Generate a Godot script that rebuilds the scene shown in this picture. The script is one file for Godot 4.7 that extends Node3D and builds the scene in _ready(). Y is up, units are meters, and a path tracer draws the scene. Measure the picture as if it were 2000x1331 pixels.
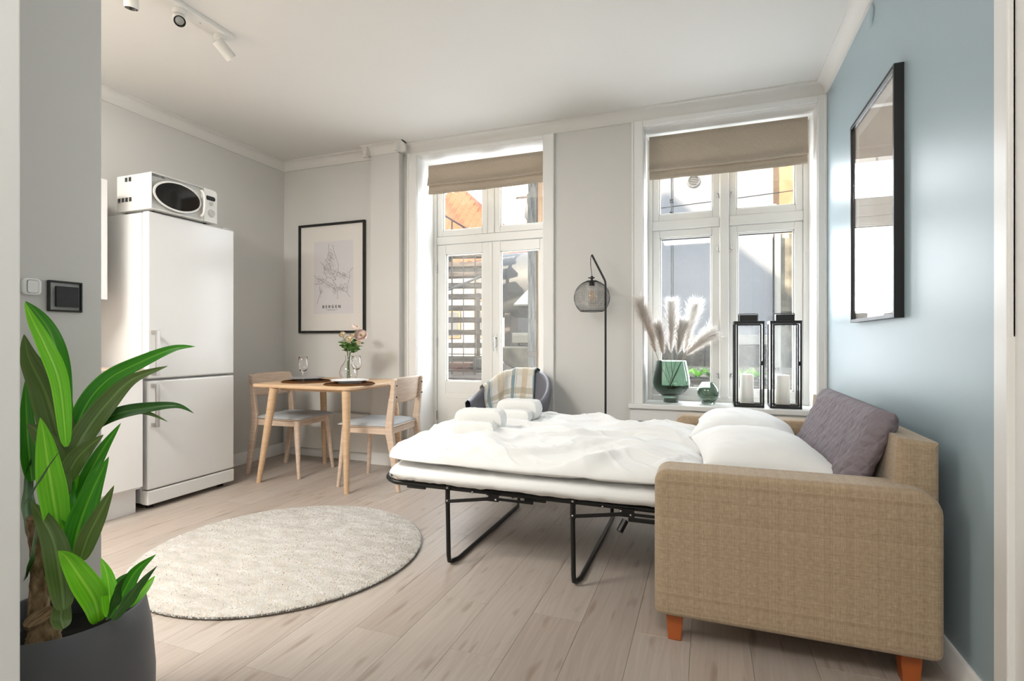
extends Node3D
# A small studio flat: sofa bed, dining corner, kitchen corner, two tall openings to a courtyard.
# Axes: the window wall runs along x at z = -3.84, the blue wall along z at x = 0.72, the camera stands over the origin.

const FOCAL := 1022.0
const EYE := Vector3(0, 1.05, 0)
const YAW := 0.35593

var M := {}
var taken := {}
var rng := RandomNumberGenerator.new()

# ---------------------------------------------------------------- mesh builder
class MB:
	var v := PackedVector3Array()
	var n := PackedVector3Array()
	var t := PackedVector2Array()
	var c := PackedColorArray()
	var i := PackedInt32Array()
	var col := Color(1, 1, 1)

	func vert(p: Vector3, nn: Vector3, uv := Vector2.ZERO) -> int:
		v.append(p); n.append(nn); t.append(uv); c.append(col)
		return v.size() - 1

	func tri(a: int, b: int, d: int) -> void:
		var g := (v[b] - v[a]).cross(v[d] - v[a])
		if g.dot(n[a] + n[b] + n[d]) > 0.0:
			i.append(a); i.append(d); i.append(b)
		else:
			i.append(a); i.append(b); i.append(d)

	func quad(a: Vector3, b: Vector3, d: Vector3, e: Vector3, nn := Vector3.ZERO) -> void:
		var m := nn
		if m == Vector3.ZERO:
			m = (b - a).cross(d - a).normalized()
		var w := (b - a).length()
		var h := (e - a).length()
		var k := vert(a, m, Vector2(0, 0))
		vert(b, m, Vector2(w, 0)); vert(d, m, Vector2(w, h)); vert(e, m, Vector2(0, h))
		tri(k, k + 1, k + 2); tri(k, k + 2, k + 3)

	# box with rounded (r) edges; seg steps per quarter round
	func box(at: Vector3, size: Vector3, r := 0.0, seg := 2, bs := Basis()) -> MB:
		var h := size * 0.5
		r = minf(r, minf(h.x, minf(h.y, h.z)) * 0.98)
		if r <= 0.0005:
			for a in 3:
				for s in [-1.0, 1.0]:
					var nn := Vector3.ZERO; nn[a] = s
					var b := (a + 1) % 3
					var d := (a + 2) % 3
					var q := []
					for w in [[-1, -1], [1, -1], [1, 1], [-1, 1]]:
						var p := Vector3.ZERO
						p[a] = s * h[a]; p[b] = w[0] * h[b]; p[d] = w[1] * h[d]
						q.append(at + bs * p)
					quad(q[0], q[1], q[2], q[3], bs * nn)
			return self
		for a in 3:
			var b := (a + 1) % 3
			var d := (a + 2) % 3
			var lb := _stops(h[b], r, seg)
			var ld := _stops(h[d], r, seg)
			for s in [-1.0, 1.0]:
				var k0 := v.size()
				for x in lb:
					for y in ld:
						var p := Vector3.ZERO
						p[a] = s * h[a]; p[b] = x; p[d] = y
						var q := p.clamp(-h + Vector3.ONE * r, h - Vector3.ONE * r)
						var nn := (p - q).normalized()
						vert(at + bs * (q + nn * r), bs * nn, Vector2(x, y))
				var nd := ld.size()
				for x in lb.size() - 1:
					for y in nd - 1:
						var k := k0 + x * nd + y
						tri(k, k + nd, k + nd + 1); tri(k, k + nd + 1, k + 1)
		return self

	func _stops(h: float, r: float, seg: int) -> Array:
		var o := []
		for k in seg + 1:
			o.append(-h + r - r * tan(PI / 4 * (1.0 - float(k) / seg)))
		for k in seg + 1:
			o.append(h - r + r * tan(PI / 4 * float(k) / seg))
		return o

	# smooth surface through rows of points
	func grid(rows: Array, close_u := false, close_v := false, us := 1.0, vs := 1.0) -> MB:
		var nu := rows.size()
		var nv: int = rows[0].size()
		var k0 := v.size()
		for a in nu:
			for b in nv:
				vert(rows[a][b], Vector3.ZERO, Vector2(us * a / maxf(1, nu - 1), vs * b / maxf(1, nv - 1)))
		var f := PackedInt32Array()
		for a in (nu if close_u else nu - 1):
			for b in (nv if close_v else nv - 1):
				var p := k0 + a * nv + b
				var q := k0 + ((a + 1) % nu) * nv + b
				var p2 := k0 + a * nv + (b + 1) % nv
				var q2 := k0 + ((a + 1) % nu) * nv + (b + 1) % nv
				for w in [[p, q, q2], [p, q2, p2]]:
					var g := (v[w[1]] - v[w[0]]).cross(v[w[2]] - v[w[0]])
					for x in w:
						n[x] += g
					f.append(w[0]); f.append(w[1]); f.append(w[2])
		for k in range(k0, v.size()):
			n[k] = n[k].normalized() if n[k].length() > 1e-12 else Vector3.UP
		for k in f.size() / 3:
			tri(f[k * 3], f[k * 3 + 1], f[k * 3 + 2])
		return self

	func tube(pts: Array, rad, sides := 10, closed := false, caps := true) -> MB:
		var rows := []
		var m := pts.size()
		var up := Vector3.ZERO
		for a in m:
			var p: Vector3 = pts[a]
			var d: Vector3
			if closed:
				d = (pts[(a + 1) % m] - pts[(a + m - 1) % m]).normalized()
			else:
				d = (pts[mini(a + 1, m - 1)] - pts[maxi(a - 1, 0)]).normalized()
			if up == Vector3.ZERO:
				up = d.cross(Vector3(0.31, 0.9, 0.23)).normalized()
			up = (up - d * up.dot(d)).normalized()
			var side := d.cross(up)
			var r: float = rad[a] if rad is Array else rad
			var row := []
			for s in sides:
				var g := TAU * s / sides
				row.append(p + (up * cos(g) + side * sin(g)) * r)
			rows.append(row)
		# outward normals straight from the ring
		var k0 := v.size()
		for a in m:
			for s in sides:
				vert(rows[a][s], (rows[a][s] - pts[a]).normalized(), Vector2(float(s) / sides, float(a) / m))
		for a in (m if closed else m - 1):
			for s in sides:
				var p := k0 + a * sides + s
				var p2 := k0 + a * sides + (s + 1) % sides
				var q := k0 + ((a + 1) % m) * sides + s
				var q2 := k0 + ((a + 1) % m) * sides + (s + 1) % sides
				tri(p, q, q2); tri(p, q2, p2)
		if caps and not closed:
			for e in [0, m - 1]:
				var dd: Vector3 = (pts[0] - pts[1]) if e == 0 else (pts[m - 1] - pts[m - 2])
				dd = dd.normalized()
				var k := vert(pts[e], dd)
				for s in sides:
					vert(rows[e][s], dd)
				for s in sides:
					tri(k, k + 1 + s, k + 1 + (s + 1) % sides)
		return self

	# turned body; prof: Vector2(radius, height)
	func lathe(at: Vector3, prof: Array, seg := 24, bs := Basis(), sharp := 0.7) -> MB:
		var m := prof.size()
		var sn := []
		for a in m - 1:
			var d: Vector2 = prof[a + 1] - prof[a]
			sn.append(Vector2(d.y, -d.x).normalized())
		for a in m - 1:
			var n0: Vector2 = sn[a]
			var n1: Vector2 = sn[a]
			if a > 0 and sn[a - 1].dot(sn[a]) > sharp:
				n0 = (sn[a - 1] + sn[a]).normalized()
			if a < m - 2 and sn[a + 1].dot(sn[a]) > sharp:
				n1 = (sn[a + 1] + sn[a]).normalized()
			var k0 := v.size()
			for s in seg + 1:
				var g := TAU * s / seg
				var e := Vector3(cos(g), 0, sin(g))
				vert(at + bs * (e * prof[a].x + Vector3.UP * prof[a].y), bs * (e * n0.x + Vector3.UP * n0.y).normalized(), Vector2(float(s) / seg, prof[a].y))
				vert(at + bs * (e * prof[a + 1].x + Vector3.UP * prof[a + 1].y), bs * (e * n1.x + Vector3.UP * n1.y).normalized(), Vector2(float(s) / seg, prof[a + 1].y))
			for s in seg:
				var k := k0 + s * 2
				if prof[a].x > 1e-6:
					tri(k, k + 2, k + 1)
				if prof[a + 1].x > 1e-6:
					tri(k + 2, k + 3, k + 1)
		return self

	# outline (x, y) extruded along z from z0 to z1 with a rounded rim of radius b
	func slab(outline: Array, z0: float, z1: float, b := 0.0, bs := Basis(), at := Vector3.ZERO, steps := 3) -> MB:
		var m := outline.size()
		var area := 0.0
		for a in m:
			var p: Vector2 = outline[a]
			var q: Vector2 = outline[(a + 1) % m]
			area += p.x * q.y - q.x * p.y
		var o := outline.duplicate()
		if area < 0:
			o.reverse()
		var vn := []
		for a in m:
			var e0: Vector2 = (o[a] - o[(a + m - 1) % m]).normalized()
			var e1: Vector2 = (o[(a + 1) % m] - o[a]).normalized()
			var n0 := Vector2(e0.y, -e0.x)
			var n1 := Vector2(e1.y, -e1.x)
			var mid := (n0 + n1).normalized()
			vn.append([n0, n1, mid, mid / maxf(0.4, mid.dot(n1))])
		var rings := []
		if b <= 0.0:
			rings = [[0.0, z0, 0.0], [0.0, z1, 0.0]]
		else:
			for k in steps + 1:
				var g := PI / 2 * k / steps
				rings.append([b * (1 - sin(g)), z0 + b * (1 - cos(g)), -cos(g)])
			for k in steps + 1:
				var g := PI / 2 * (1.0 - float(k) / steps)
				rings.append([b * (1 - sin(g)), z1 - b * (1 - cos(g)), cos(g)])
		for a in m:
			var w := (a + 1) % m
			var smooth_a: bool = vn[a][0].dot(vn[a][1]) > 0.7
			var smooth_w: bool = vn[w][0].dot(vn[w][1]) > 0.7
			var na: Vector2 = vn[a][2] if smooth_a else vn[a][1]
			var nw: Vector2 = vn[w][2] if smooth_w else vn[w][0]
			var k0 := v.size()
			for r in rings:
				var f := sqrt(maxf(0.0, 1 - r[2] * r[2]))
				var pa: Vector2 = o[a] - vn[a][3] * r[0]
				var pw: Vector2 = o[w] - vn[w][3] * r[0]
				vert(at + bs * Vector3(pa.x, pa.y, r[1]), bs * Vector3(na.x * f, na.y * f, r[2]), pa)
				vert(at + bs * Vector3(pw.x, pw.y, r[1]), bs * Vector3(nw.x * f, nw.y * f, r[2]), pw)
			for r in rings.size() - 1:
				var k := k0 + r * 2
				tri(k, k + 1, k + 3); tri(k, k + 3, k + 2)
		for e in [[z0, -1.0], [z1, 1.0]]:
			var pl := PackedVector2Array()
			for a in m:
				pl.append(o[a] - vn[a][3] * b)
			var ix := Geometry2D.triangulate_polygon(pl)
			var k0 := v.size()
			for p in pl:
				vert(at + bs * Vector3(p.x, p.y, e[0]), bs * Vector3(0, 0, e[1]), p)
			for k in ix.size() / 3:
				tri(k0 + ix[k * 3], k0 + ix[k * 3 + 1], k0 + ix[k * 3 + 2])
		return self

	# soft closed cushion between two sheets, lying in x/z
	func cushion(at: Vector3, sx: float, sz: float, up: float, down: float, bs := Basis(), res := 28, pw := 2.6, pinch := 0.0, wr = null, droop := 0.0, cr := 0.0) -> MB:
		for side in [1.0, -1.0]:
			var rows := []
			for a in res + 1:
				var row := []
				var s := sin((float(a) / res * 2 - 1) * PI / 2)
				for b in res + 1:
					var q := sin((float(b) / res * 2 - 1) * PI / 2)
					var f := pow(maxf(0, 1 - pow(absf(s), pw)), 0.5) * pow(maxf(0, 1 - pow(absf(q), pw)), 0.5)
					var x := s * sx * 0.5 * (1 - cr * pow(absf(q), 8.0)) * (1 - pinch * (1 - q * q) * absf(s))
					var z := q * sz * 0.5 * (1 - cr * pow(absf(s), 8.0)) * (1 - pinch * (1 - s * s) * absf(q))
					var y := f * (up if side > 0 else -down)
					y -= droop * pow(maxf(absf(s), absf(q)), 7.0)
					if wr != null:
						y += wr.call(s, q, side) * minf(1.0, f * 2.0)
					row.append(at + bs * Vector3(x, y, z))
				rows.append(row)
			grid(rows, false, false, sx, sz)
		return self

	func mesh() -> ArrayMesh:
		var a := []
		a.resize(Mesh.ARRAY_MAX)
		a[Mesh.ARRAY_VERTEX] = v; a[Mesh.ARRAY_NORMAL] = n; a[Mesh.ARRAY_TEX_UV] = t; a[Mesh.ARRAY_COLOR] = c; a[Mesh.ARRAY_INDEX] = i
		var m := ArrayMesh.new()
		m.add_surface_from_arrays(Mesh.PRIMITIVE_TRIANGLES, a)
		return m

# ---------------------------------------------------------------- scene helpers
func mb() -> MB:
	return MB.new()

func numbered(called: String) -> String:
	taken[called] = taken.get(called, -1) + 1
	return called if taken[called] == 0 else "%s_%03d" % [called, taken[called]]

func obj(called: String, b: MB, m: Material, parent: Node3D = self, at := Vector3.ZERO) -> MeshInstance3D:
	var o := MeshInstance3D.new()
	o.mesh = b.mesh()
	o.material_override = m
	o.name = numbered(called) if parent == self else called
	o.position = at
	parent.add_child(o, true)
	return o

func inst(called: String, mesh: Mesh, m: Material, parent: Node3D, at: Vector3, turn := 0.0) -> MeshInstance3D:
	var o := MeshInstance3D.new()
	o.mesh = mesh
	o.material_override = m
	o.name = called
	o.position = at
	o.rotation.y = turn
	parent.add_child(o, true)
	return o

func thing(called: String, label: String, category: String, at := Vector3.ZERO, turn := 0.0, group := "") -> Node3D:
	var o := Node3D.new()
	o.name = numbered(called)
	add_child(o, true)
	o.position = at
	o.rotation.y = turn
	return tag(o, label, category, group)

func tag(o: Node3D, label: String, category: String, group := "") -> Node3D:
	o.set_meta("label", label)
	o.set_meta("category", category)
	if group:
		o.set_meta("group", group)
	return o

func struct(o: Node3D, label: String, category: String) -> Node3D:
	tag(o, label, category)
	o.set_meta("kind", "structure")
	return o

func frame_node(called: String, at := Vector3.ZERO) -> Node3D:
	var o := Node3D.new()
	o.name = numbered(called)
	o.position = at
	add_child(o, true)
	return o

func copy(src: Node3D, called: String, at: Vector3, turn: float, label: String) -> Node3D:
	var r: Node3D = src.duplicate()
	r.name = numbered(called)
	add_child(r, true)
	r.position = at
	r.rotation.y = turn
	r.set_meta("label", label)
	return r

func mat(key: String, c: Color, rough := 0.6, metal := 0.0, spec := 0.5) -> StandardMaterial3D:
	var m := StandardMaterial3D.new()
	m.resource_name = key
	m.albedo_color = c
	m.roughness = rough
	m.metallic = metal
	m.metallic_specular = spec
	M[key] = m
	return m

func pane(key: String, c: Color, alpha := 0.06, rough := 0.02) -> StandardMaterial3D:
	var m := mat(key, c, rough)
	m.transparency = BaseMaterial3D.TRANSPARENCY_ALPHA
	m.albedo_color = Color(c.r, c.g, c.b, alpha)
	return m

func solid_glass(key: String, c: Color, alpha := 0.0) -> StandardMaterial3D:
	var m := mat(key, c, 0.02)
	m.albedo_color = Color(c.r, c.g, c.b, alpha)
	m.refraction_enabled = true
	m.refraction_scale = 0.05
	return m

func noise(fx: float, sd: int, oct := 3) -> FastNoiseLite:
	var f := FastNoiseLite.new()
	f.seed = sd
	f.noise_type = FastNoiseLite.TYPE_SIMPLEX_SMOOTH
	f.frequency = fx
	f.fractal_octaves = oct
	return f

func tex(w: int, h: int, f: Callable) -> ImageTexture:
	var im := Image.create(w, h, false, Image.FORMAT_RGB8)
	for y in h:
		for x in w:
			im.set_pixel(x, y, f.call(x, y))
	return ImageTexture.create_from_image(im)

func bump(m: StandardMaterial3D, tx: Texture2D, cm: float) -> void:
	m.heightmap_enabled = true
	m.heightmap_texture = tx
	m.heightmap_scale = cm

func tri_uv(m: StandardMaterial3D, s: float, world := false) -> void:
	m.uv1_triplanar = true
	m.uv1_world_triplanar = world
	m.uv1_scale = Vector3.ONE * s

func bez(p: Array, k: int) -> Array:
	# smooth curve through the points (Catmull-Rom), k steps per span
	var o := []
	for a in p.size() - 1:
		var p0: Vector3 = p[maxi(a - 1, 0)]
		var p1: Vector3 = p[a]
		var p2: Vector3 = p[a + 1]
		var p3: Vector3 = p[mini(a + 2, p.size() - 1)]
		for s in k:
			o.append(p1.cubic_interpolate(p2, p0, p3, float(s) / k))
	o.append(p[-1])
	return o

func rrect(x0: float, y0: float, x1: float, y1: float, rs, k := 5) -> Array:
	# rounded rectangle; rs = one radius or [bottom left, bottom right, top right, top left]
	var r: Array = rs if rs is Array else [rs, rs, rs, rs]
	var o := []
	var cs := [[x0, y0, PI], [x1, y0, 1.5 * PI], [x1, y1, 0.0], [x0, y1, 0.5 * PI]]
	for a in 4:
		var q: float = r[a]
		var cx: float = cs[a][0] + (q if a in [0, 3] else -q)
		var cy: float = cs[a][1] + (q if a in [0, 1] else -q)
		if q < 0.0005:
			o.append(Vector2(cs[a][0], cs[a][1]))
			continue
		for s in k + 1:
			var g: float = cs[a][2] + PI / 2 * s / k
			o.append(Vector2(cx + q * cos(g), cy + q * sin(g)))
	return o

func at(u: float, w: float, d: float) -> Vector3:
	# the place at depth d that the photograph shows at (u, w)
	var x := (u - 1000.0) / FOCAL
	var y := -(w - 666.0) / FOCAL
	return EYE + d * Vector3(x * cos(YAW) - sin(YAW), y, -x * sin(YAW) - cos(YAW))

const LIE := Basis(Vector3(1, 0, 0), Vector3(0, 0, -1), Vector3(0, 1, 0))      # slab outline lies flat: y -> -z, z -> y
const SIDE := Basis(Vector3(0, 0, -1), Vector3(0, 1, 0), Vector3(1, 0, 0))     # slab outline stands in z/y: x -> -z, z -> x

# ---------------------------------------------------------------- view and light
func view_and_light() -> void:
	var cam := Camera3D.new()
	cam.name = "camera"
	cam.fov = rad_to_deg(2.0 * atan(665.5 / FOCAL))
	cam.near = 0.02
	cam.far = 200.0
	cam.position = EYE
	cam.rotation.y = YAW
	add_child(cam)
	cam.current = true

	var sky_mat := ProceduralSkyMaterial.new()
	sky_mat.sky_top_color = Color(0.90, 0.95, 1.0)
	sky_mat.sky_horizon_color = Color(1.0, 0.985, 0.96)
	sky_mat.sky_curve = 0.25
	sky_mat.ground_bottom_color = Color(0.45, 0.43, 0.40)
	sky_mat.ground_horizon_color = Color(0.6, 0.58, 0.55)
	sky_mat.sky_energy_multiplier = 1.0
	sky_mat.sun_angle_max = 2.0
	var sky := Sky.new()
	sky.sky_material = sky_mat
	var env := Environment.new()
	env.background_mode = Environment.BG_SKY
	env.sky = sky
	env.background_energy_multiplier = 4.4
	env.tonemap_mode = Environment.TONE_MAPPER_LINEAR
	env.tonemap_exposure = 1.0
	env.sdfgi_enabled = true
	env.ssao_enabled = true
	env.ssil_enabled = true
	var we := WorldEnvironment.new()
	we.name = "world_environment"
	we.environment = env
	add_child(we)

	# afternoon sun over the roof of this house onto the courtyard; no direct sun enters the room
	var sun := DirectionalLight3D.new()
	sun.name = "sun"
	sun.light_color = Color(1.0, 0.93, 0.82)
	sun.light_energy = 4.4
	sun.light_angular_distance = 1.5
	sun.shadow_enabled = true
	sun.look_at_from_position(Vector3.ZERO, Vector3(0.35, -0.62, -1.0), Vector3.UP)
	add_child(sun)

	# daylight that the two openings gather from the open sky above the yard: one soft area light in each, just outside the panes
	for e in [["door_daylight", Vector2(1.06, 2.2), Vector3(-1.722, 1.42, -4.235), 6.4], ["window_daylight", Vector2(1.04, 1.66), Vector3(0.122, 1.45, -4.235), 6.0]]:
		var a := AreaLight3D.new()
		a.name = e[0]
		a.area_size = e[1]
		a.position = e[2]
		a.rotation.y = PI
		a.light_color = Color(0.955, 0.98, 1.0)
		a.light_energy = e[3]
		a.area_range = 14.0
		a.area_attenuation = 2.0
		a.shadow_enabled = true
		add_child(a)

# ---------------------------------------------------------------- materials
func make_materials() -> void:
	rng.seed = 11
	mat("wall_paint", Color(0.83, 0.822, 0.806), 0.55)
	mat("blue_paint", Color(0.63, 0.70, 0.73), 0.40)
	mat("ceiling_paint", Color(0.87, 0.86, 0.84), 0.8)
	mat("trim_white", Color(0.92, 0.915, 0.905), 0.35)
	mat("window_white", Color(0.89, 0.885, 0.865), 0.3)
	var ld := mat("lamp_diffuser", Color(0.95, 0.94, 0.92), 0.6)
	ld.emission_enabled = true
	ld.emission = Color(1.0, 0.96, 0.9)
	ld.emission_energy_multiplier = 1.5
	mat("gasket", Color(0.16, 0.15, 0.14), 0.6)
	mat("steel", Color(0.72, 0.72, 0.72), 0.25, 1.0)
	mat("brushed", Color(0.78, 0.77, 0.76), 0.35, 0.9)
	mat("black_metal", Color(0.075, 0.075, 0.08), 0.42)
	mat("black_frame", Color(0.07, 0.07, 0.07), 0.4)
	mat("bed_steel", Color(0.10, 0.10, 0.10), 0.32, 0.3)
	mat("fridge_white", Color(0.86, 0.86, 0.855), 0.2)
	mat("cabinet_white", Color(0.90, 0.895, 0.89), 0.2)
	mat("appliance_white", Color(0.88, 0.875, 0.86), 0.3)
	mat("dark_glass", Color(0.05, 0.05, 0.05), 0.05)
	mat("dark_slot", Color(0.08, 0.075, 0.07), 0.7)
	mat("display", Color(0.06, 0.05, 0.05), 0.2)
	mat("lettering", Color(0.22, 0.22, 0.23), 0.5)
	mat("grey_plastic", Color(0.75, 0.745, 0.73), 0.3)
	mat("switch_dark", Color(0.13, 0.13, 0.135), 0.45)
	mat("white_plastic", Color(0.93, 0.93, 0.92), 0.35)
	mat("heater_white", Color(0.88, 0.87, 0.85), 0.4)
	mat("paper", Color(0.90, 0.89, 0.88), 0.8)
	mat("mat_board", Color(0.90, 0.88, 0.855), 0.85)
	mat("ink", Color(0.07, 0.07, 0.07), 0.8)
	mat("linen_white", Color(0.905, 0.905, 0.90), 0.85)
	mat("pillow_white", Color(0.94, 0.94, 0.935), 0.8)
	mat("orange_wood", Color(0.66, 0.34, 0.15), 0.4)
	mat("soil", Color(0.07, 0.055, 0.045), 0.95)
	mat("pot_grey", Color(0.31, 0.31, 0.32), 0.5)
	mat("wax", Color(0.95, 0.94, 0.91), 0.5)
	M.wax.subsurf_scatter_enabled = true
	M.wax.subsurf_scatter_strength = 0.3
	mat("plate_grey", Color(0.62, 0.61, 0.62), 0.3)
	mat("plate_white", Color(0.92, 0.92, 0.93), 0.2)
	mat("petal", Color(0.96, 0.88, 0.84), 0.6)
	mat("petal_cream", Color(0.97, 0.92, 0.82), 0.6)
	mat("petal_core", Color(0.52, 0.46, 0.2), 0.7)
	mat("stem_green", Color(0.30, 0.44, 0.18), 0.6)
	mat("bulb_amber", Color(0.95, 0.78, 0.55), 0.05)
	mat("filament", Color(0.8, 0.55, 0.25), 0.4)
	mat("shell_grey", Color(0.44, 0.44, 0.475), 0.42)
	mat("spot_white", Color(0.86, 0.85, 0.83), 0.4)
	mat("spot_lens", Color(0.75, 0.75, 0.74), 0.2, 0.6)
	mat("reed", Color(0.60, 0.52, 0.38), 0.8)
	pane("window_glass", Color(0.97, 0.99, 0.98), 0.03)
	pane("picture_glass", Color(1, 1, 1), 0.02)
	pane("lantern_glass", Color(1, 1, 1), 0.04)
	pane("bulb_glass", Color(1.0, 0.93, 0.82), 0.1)
	solid_glass("clear_glass", Color(0.99, 0.99, 0.99))
	solid_glass("green_glass", Color(0.43, 0.49, 0.44))
	solid_glass("pale_green_glass", Color(0.66, 0.73, 0.68))

	# laminate floor: long soft streaks and a few knots, u across the board, v along it
	var n1 := noise(0.012, 3, 4)
	var n2 := noise(0.05, 9, 3)
	var n3 := noise(0.006, 21, 2)
	var wood := func(x, y):
		var warp := n3.get_noise_2d(x * 1.0, y * 0.35) * 26.0
		var a := n1.get_noise_2d((x + warp) * 3.4, y * 0.22)
		var b := n2.get_noise_2d((x + warp) * 3.0, y * 0.12)
		var k := clampf(0.5 + a * 0.5 + b * 0.22, 0, 1)
		var spot := maxf(0.0, n3.get_noise_2d(x * 2.6 + 400, y * 1.1 + 90) - 0.42) * 1.1
		var c := Color(0.72, 0.675, 0.635).lerp(Color(0.80, 0.762, 0.725), k)
		return c.lerp(Color(0.54, 0.46, 0.40), clampf(spot, 0, 0.45))
	var floor_tex := tex(256, 1024, wood)
	for k in 3:
		var fm := mat("floor_board_%d" % k, [Color(0.90, 0.895, 0.89), Color(0.865, 0.85, 0.84), Color(0.89, 0.87, 0.855)][k], 0.42)
		fm.albedo_texture = floor_tex
	mat("floor_base", Color(0.42, 0.36, 0.31), 0.8)

	# pale furniture wood
	var w1 := noise(0.02, 5, 3)
	var grain := func(x, y):
		var a := w1.get_noise_2d(x * 0.35, y * 4.0) * 0.6 + w1.get_noise_2d(x * 1.1 + 70, y * 12.0) * 0.3
		var k := clampf(0.5 + a, 0, 1)
		return Color(0.90, 0.87, 0.84).lerp(Color(1, 1, 1), k)
	var grain_tex := tex(256, 256, grain)
	for w in [["table_wood", Color(0.84, 0.72, 0.59)], ["chair_wood", Color(0.83, 0.75, 0.68)], ["worktop_wood", Color(0.84, 0.77, 0.71)]]:
		var m := mat(w[0], w[1], 0.5)
		m.albedo_texture = grain_tex
		tri_uv(m, 2.0)

	# woven upholstery
	var colr := []
	var rowr := []
	for k in 512:
		colr.append(rng.randf())
		rowr.append(rng.randf())
	var weave := func(x, y):
		var over := (int(x / 2) + int(y / 2)) % 2 == 0
		var j: int = int(y / 2) if over else int(x / 2)
		var al: float = (x if over else y) / 512.0
		var th: float = rowr[j] if over else colr[j]
		var ph: float = (colr[(j + 131) % 512] if over else rowr[(j + 77) % 512]) * 40.0
		var sl := 0.5 * sin(TAU * al * (3 + int(th * 7)) + ph) + 0.5 * sin(TAU * al * (11 + j % 5) + ph * 2.3)
		var k := clampf(0.5 + (th - 0.5) * 0.55 + sl * 0.32, 0, 1)
		return Color(0.555, 0.475, 0.385).lerp(Color(0.745, 0.665, 0.56), k)
	var weave_tex := tex(512, 512, weave)
	var sf := mat("sofa_fabric", Color(1, 1, 1), 0.95, 0, 0.2)
	sf.albedo_texture = weave_tex
	sf.rim_enabled = true
	sf.rim = 0.5
	sf.rim_tint = 0.4
	tri_uv(sf, 2.6)
	bump(sf, weave_tex, 0.12)
	# seat pads
	var pad_tex := tex(128, 128, func(x, y):
		var k := rng.randf() * 0.5 + (0.25 if (int(x) + int(y)) % 2 == 0 else 0.0)
		return Color(0.60, 0.61, 0.62).lerp(Color(0.77, 0.78, 0.79), k))
	var pm := mat("pad_fabric", Color(1, 1, 1), 0.95, 0, 0.2)
	pm.albedo_texture = pad_tex
	tri_uv(pm, 5.0)
	# quilted grey cover: small lozenge print with a slight relief
	var quilt_h := tex(128, 128, func(x, y):
		var a := fposmod((x + y) / 16.0, 1.0)
		var b := fposmod((x - y) / 16.0, 1.0)
		var d := minf(minf(a, 1 - a), minf(b, 1 - b)) * 2.0
		var k := pow(clampf(d, 0, 1), 0.5)
		return Color(k, k, k))
	var q := mat("quilt_grey", Color(0.49, 0.455, 0.475), 0.8, 0, 0.3)
	tri_uv(q, 2.4)
	bump(q, quilt_h, 0.55)
	# linen blind
	var lin := noise(0.09, 41, 3)
	var blind_tex := tex(256, 256, func(x, y):
		var k := clampf(0.5 + 0.35 * lin.get_noise_2d(x * 0.4, y * 5.0) + 0.35 * lin.get_noise_2d(x * 5.0 + 50, y * 0.4), 0, 1)
		return Color(0.66, 0.61, 0.55).lerp(Color(0.75, 0.705, 0.645), k))
	var bm := mat("blind_linen", Color(1, 1, 1), 0.9, 0, 0.2)
	bm.albedo_texture = blind_tex
	tri_uv(bm, 3.0)
	bm.backlight_enabled = true
	bm.backlight = Color(0.36, 0.34, 0.31)
	# terry
	var terry := NoiseTexture2D.new()
	terry.width = 256; terry.height = 256; terry.seamless = true
	terry.noise = noise(0.16, 55, 2)
	var tw := mat("terry_white", Color(0.93, 0.93, 0.92), 1.0, 0, 0.1)
	tri_uv(tw, 7.0)
	bump(tw, terry, 0.35)
	# cotton relief
	# plaid throw (u across, v along)
	var plaid := tex(256, 256, func(x, y):
		var c := Color(0.90, 0.885, 0.86)
		var u := fposmod(x / 256.0 * 2.0, 1.0)
		var w := fposmod(y / 256.0 * 2.6, 1.0)
		if u > 0.12 and u < 0.26: c = c.lerp(Color(0.44, 0.55, 0.60), 0.75)
		elif u > 0.29 and u < 0.33: c = c.lerp(Color(0.44, 0.55, 0.60), 0.3)
		elif u > 0.55 and u < 0.82: c = c.lerp(Color(0.78, 0.71, 0.60), 0.65)
		if w > 0.2 and w < 0.34: c = c.lerp(Color(0.60, 0.57, 0.48), 0.4)
		elif w > 0.4 and w < 0.44: c = c.lerp(Color(0.55, 0.60, 0.56), 0.3)
		elif w > 0.66 and w < 0.9: c = c.lerp(Color(0.80, 0.77, 0.70), 0.4)
		var k := 0.93 + 0.07 * rng.randf()
		return Color(c.r * k, c.g * k, c.b * k))
	var tm := mat("plaid_wool", Color(1, 1, 1), 1.0, 0, 0.1)
	tm.albedo_texture = plaid
	# rug
	var rn := noise(0.03, 61, 3)
	var rug_tex := tex(256, 256, func(x, y):
		var k := clampf(0.55 + 0.6 * rn.get_noise_2d(x * 0.6, y * 2.2) + 0.25 * (rng.randf() - 0.5), 0, 1)
		return Color(0.60, 0.55, 0.49).lerp(Color(0.78, 0.75, 0.71), k))
	var rm := mat("rug_wool", Color(1, 1, 1), 1.0, 0, 0.1)
	rm.albedo_texture = rug_tex
	tri_uv(rm, 1.6)
	var rp := mat("rug_pile", Color(1, 1, 1), 1.0, 0, 0.1)
	rp.vertex_color_use_as_albedo = true
	mat("rug_edge", Color(0.55, 0.48, 0.40), 1.0, 0, 0.1)
	# placemat
	var pw := mat("seagrass", Color(0.45, 0.30, 0.18), 0.9, 0, 0.2)
	pw.albedo_texture = tex(128, 128, func(x, y):
		var k := 0.6 + 0.4 * rng.randf()
		return Color(k, k, k))
	tri_uv(pw, 6.0)
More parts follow.
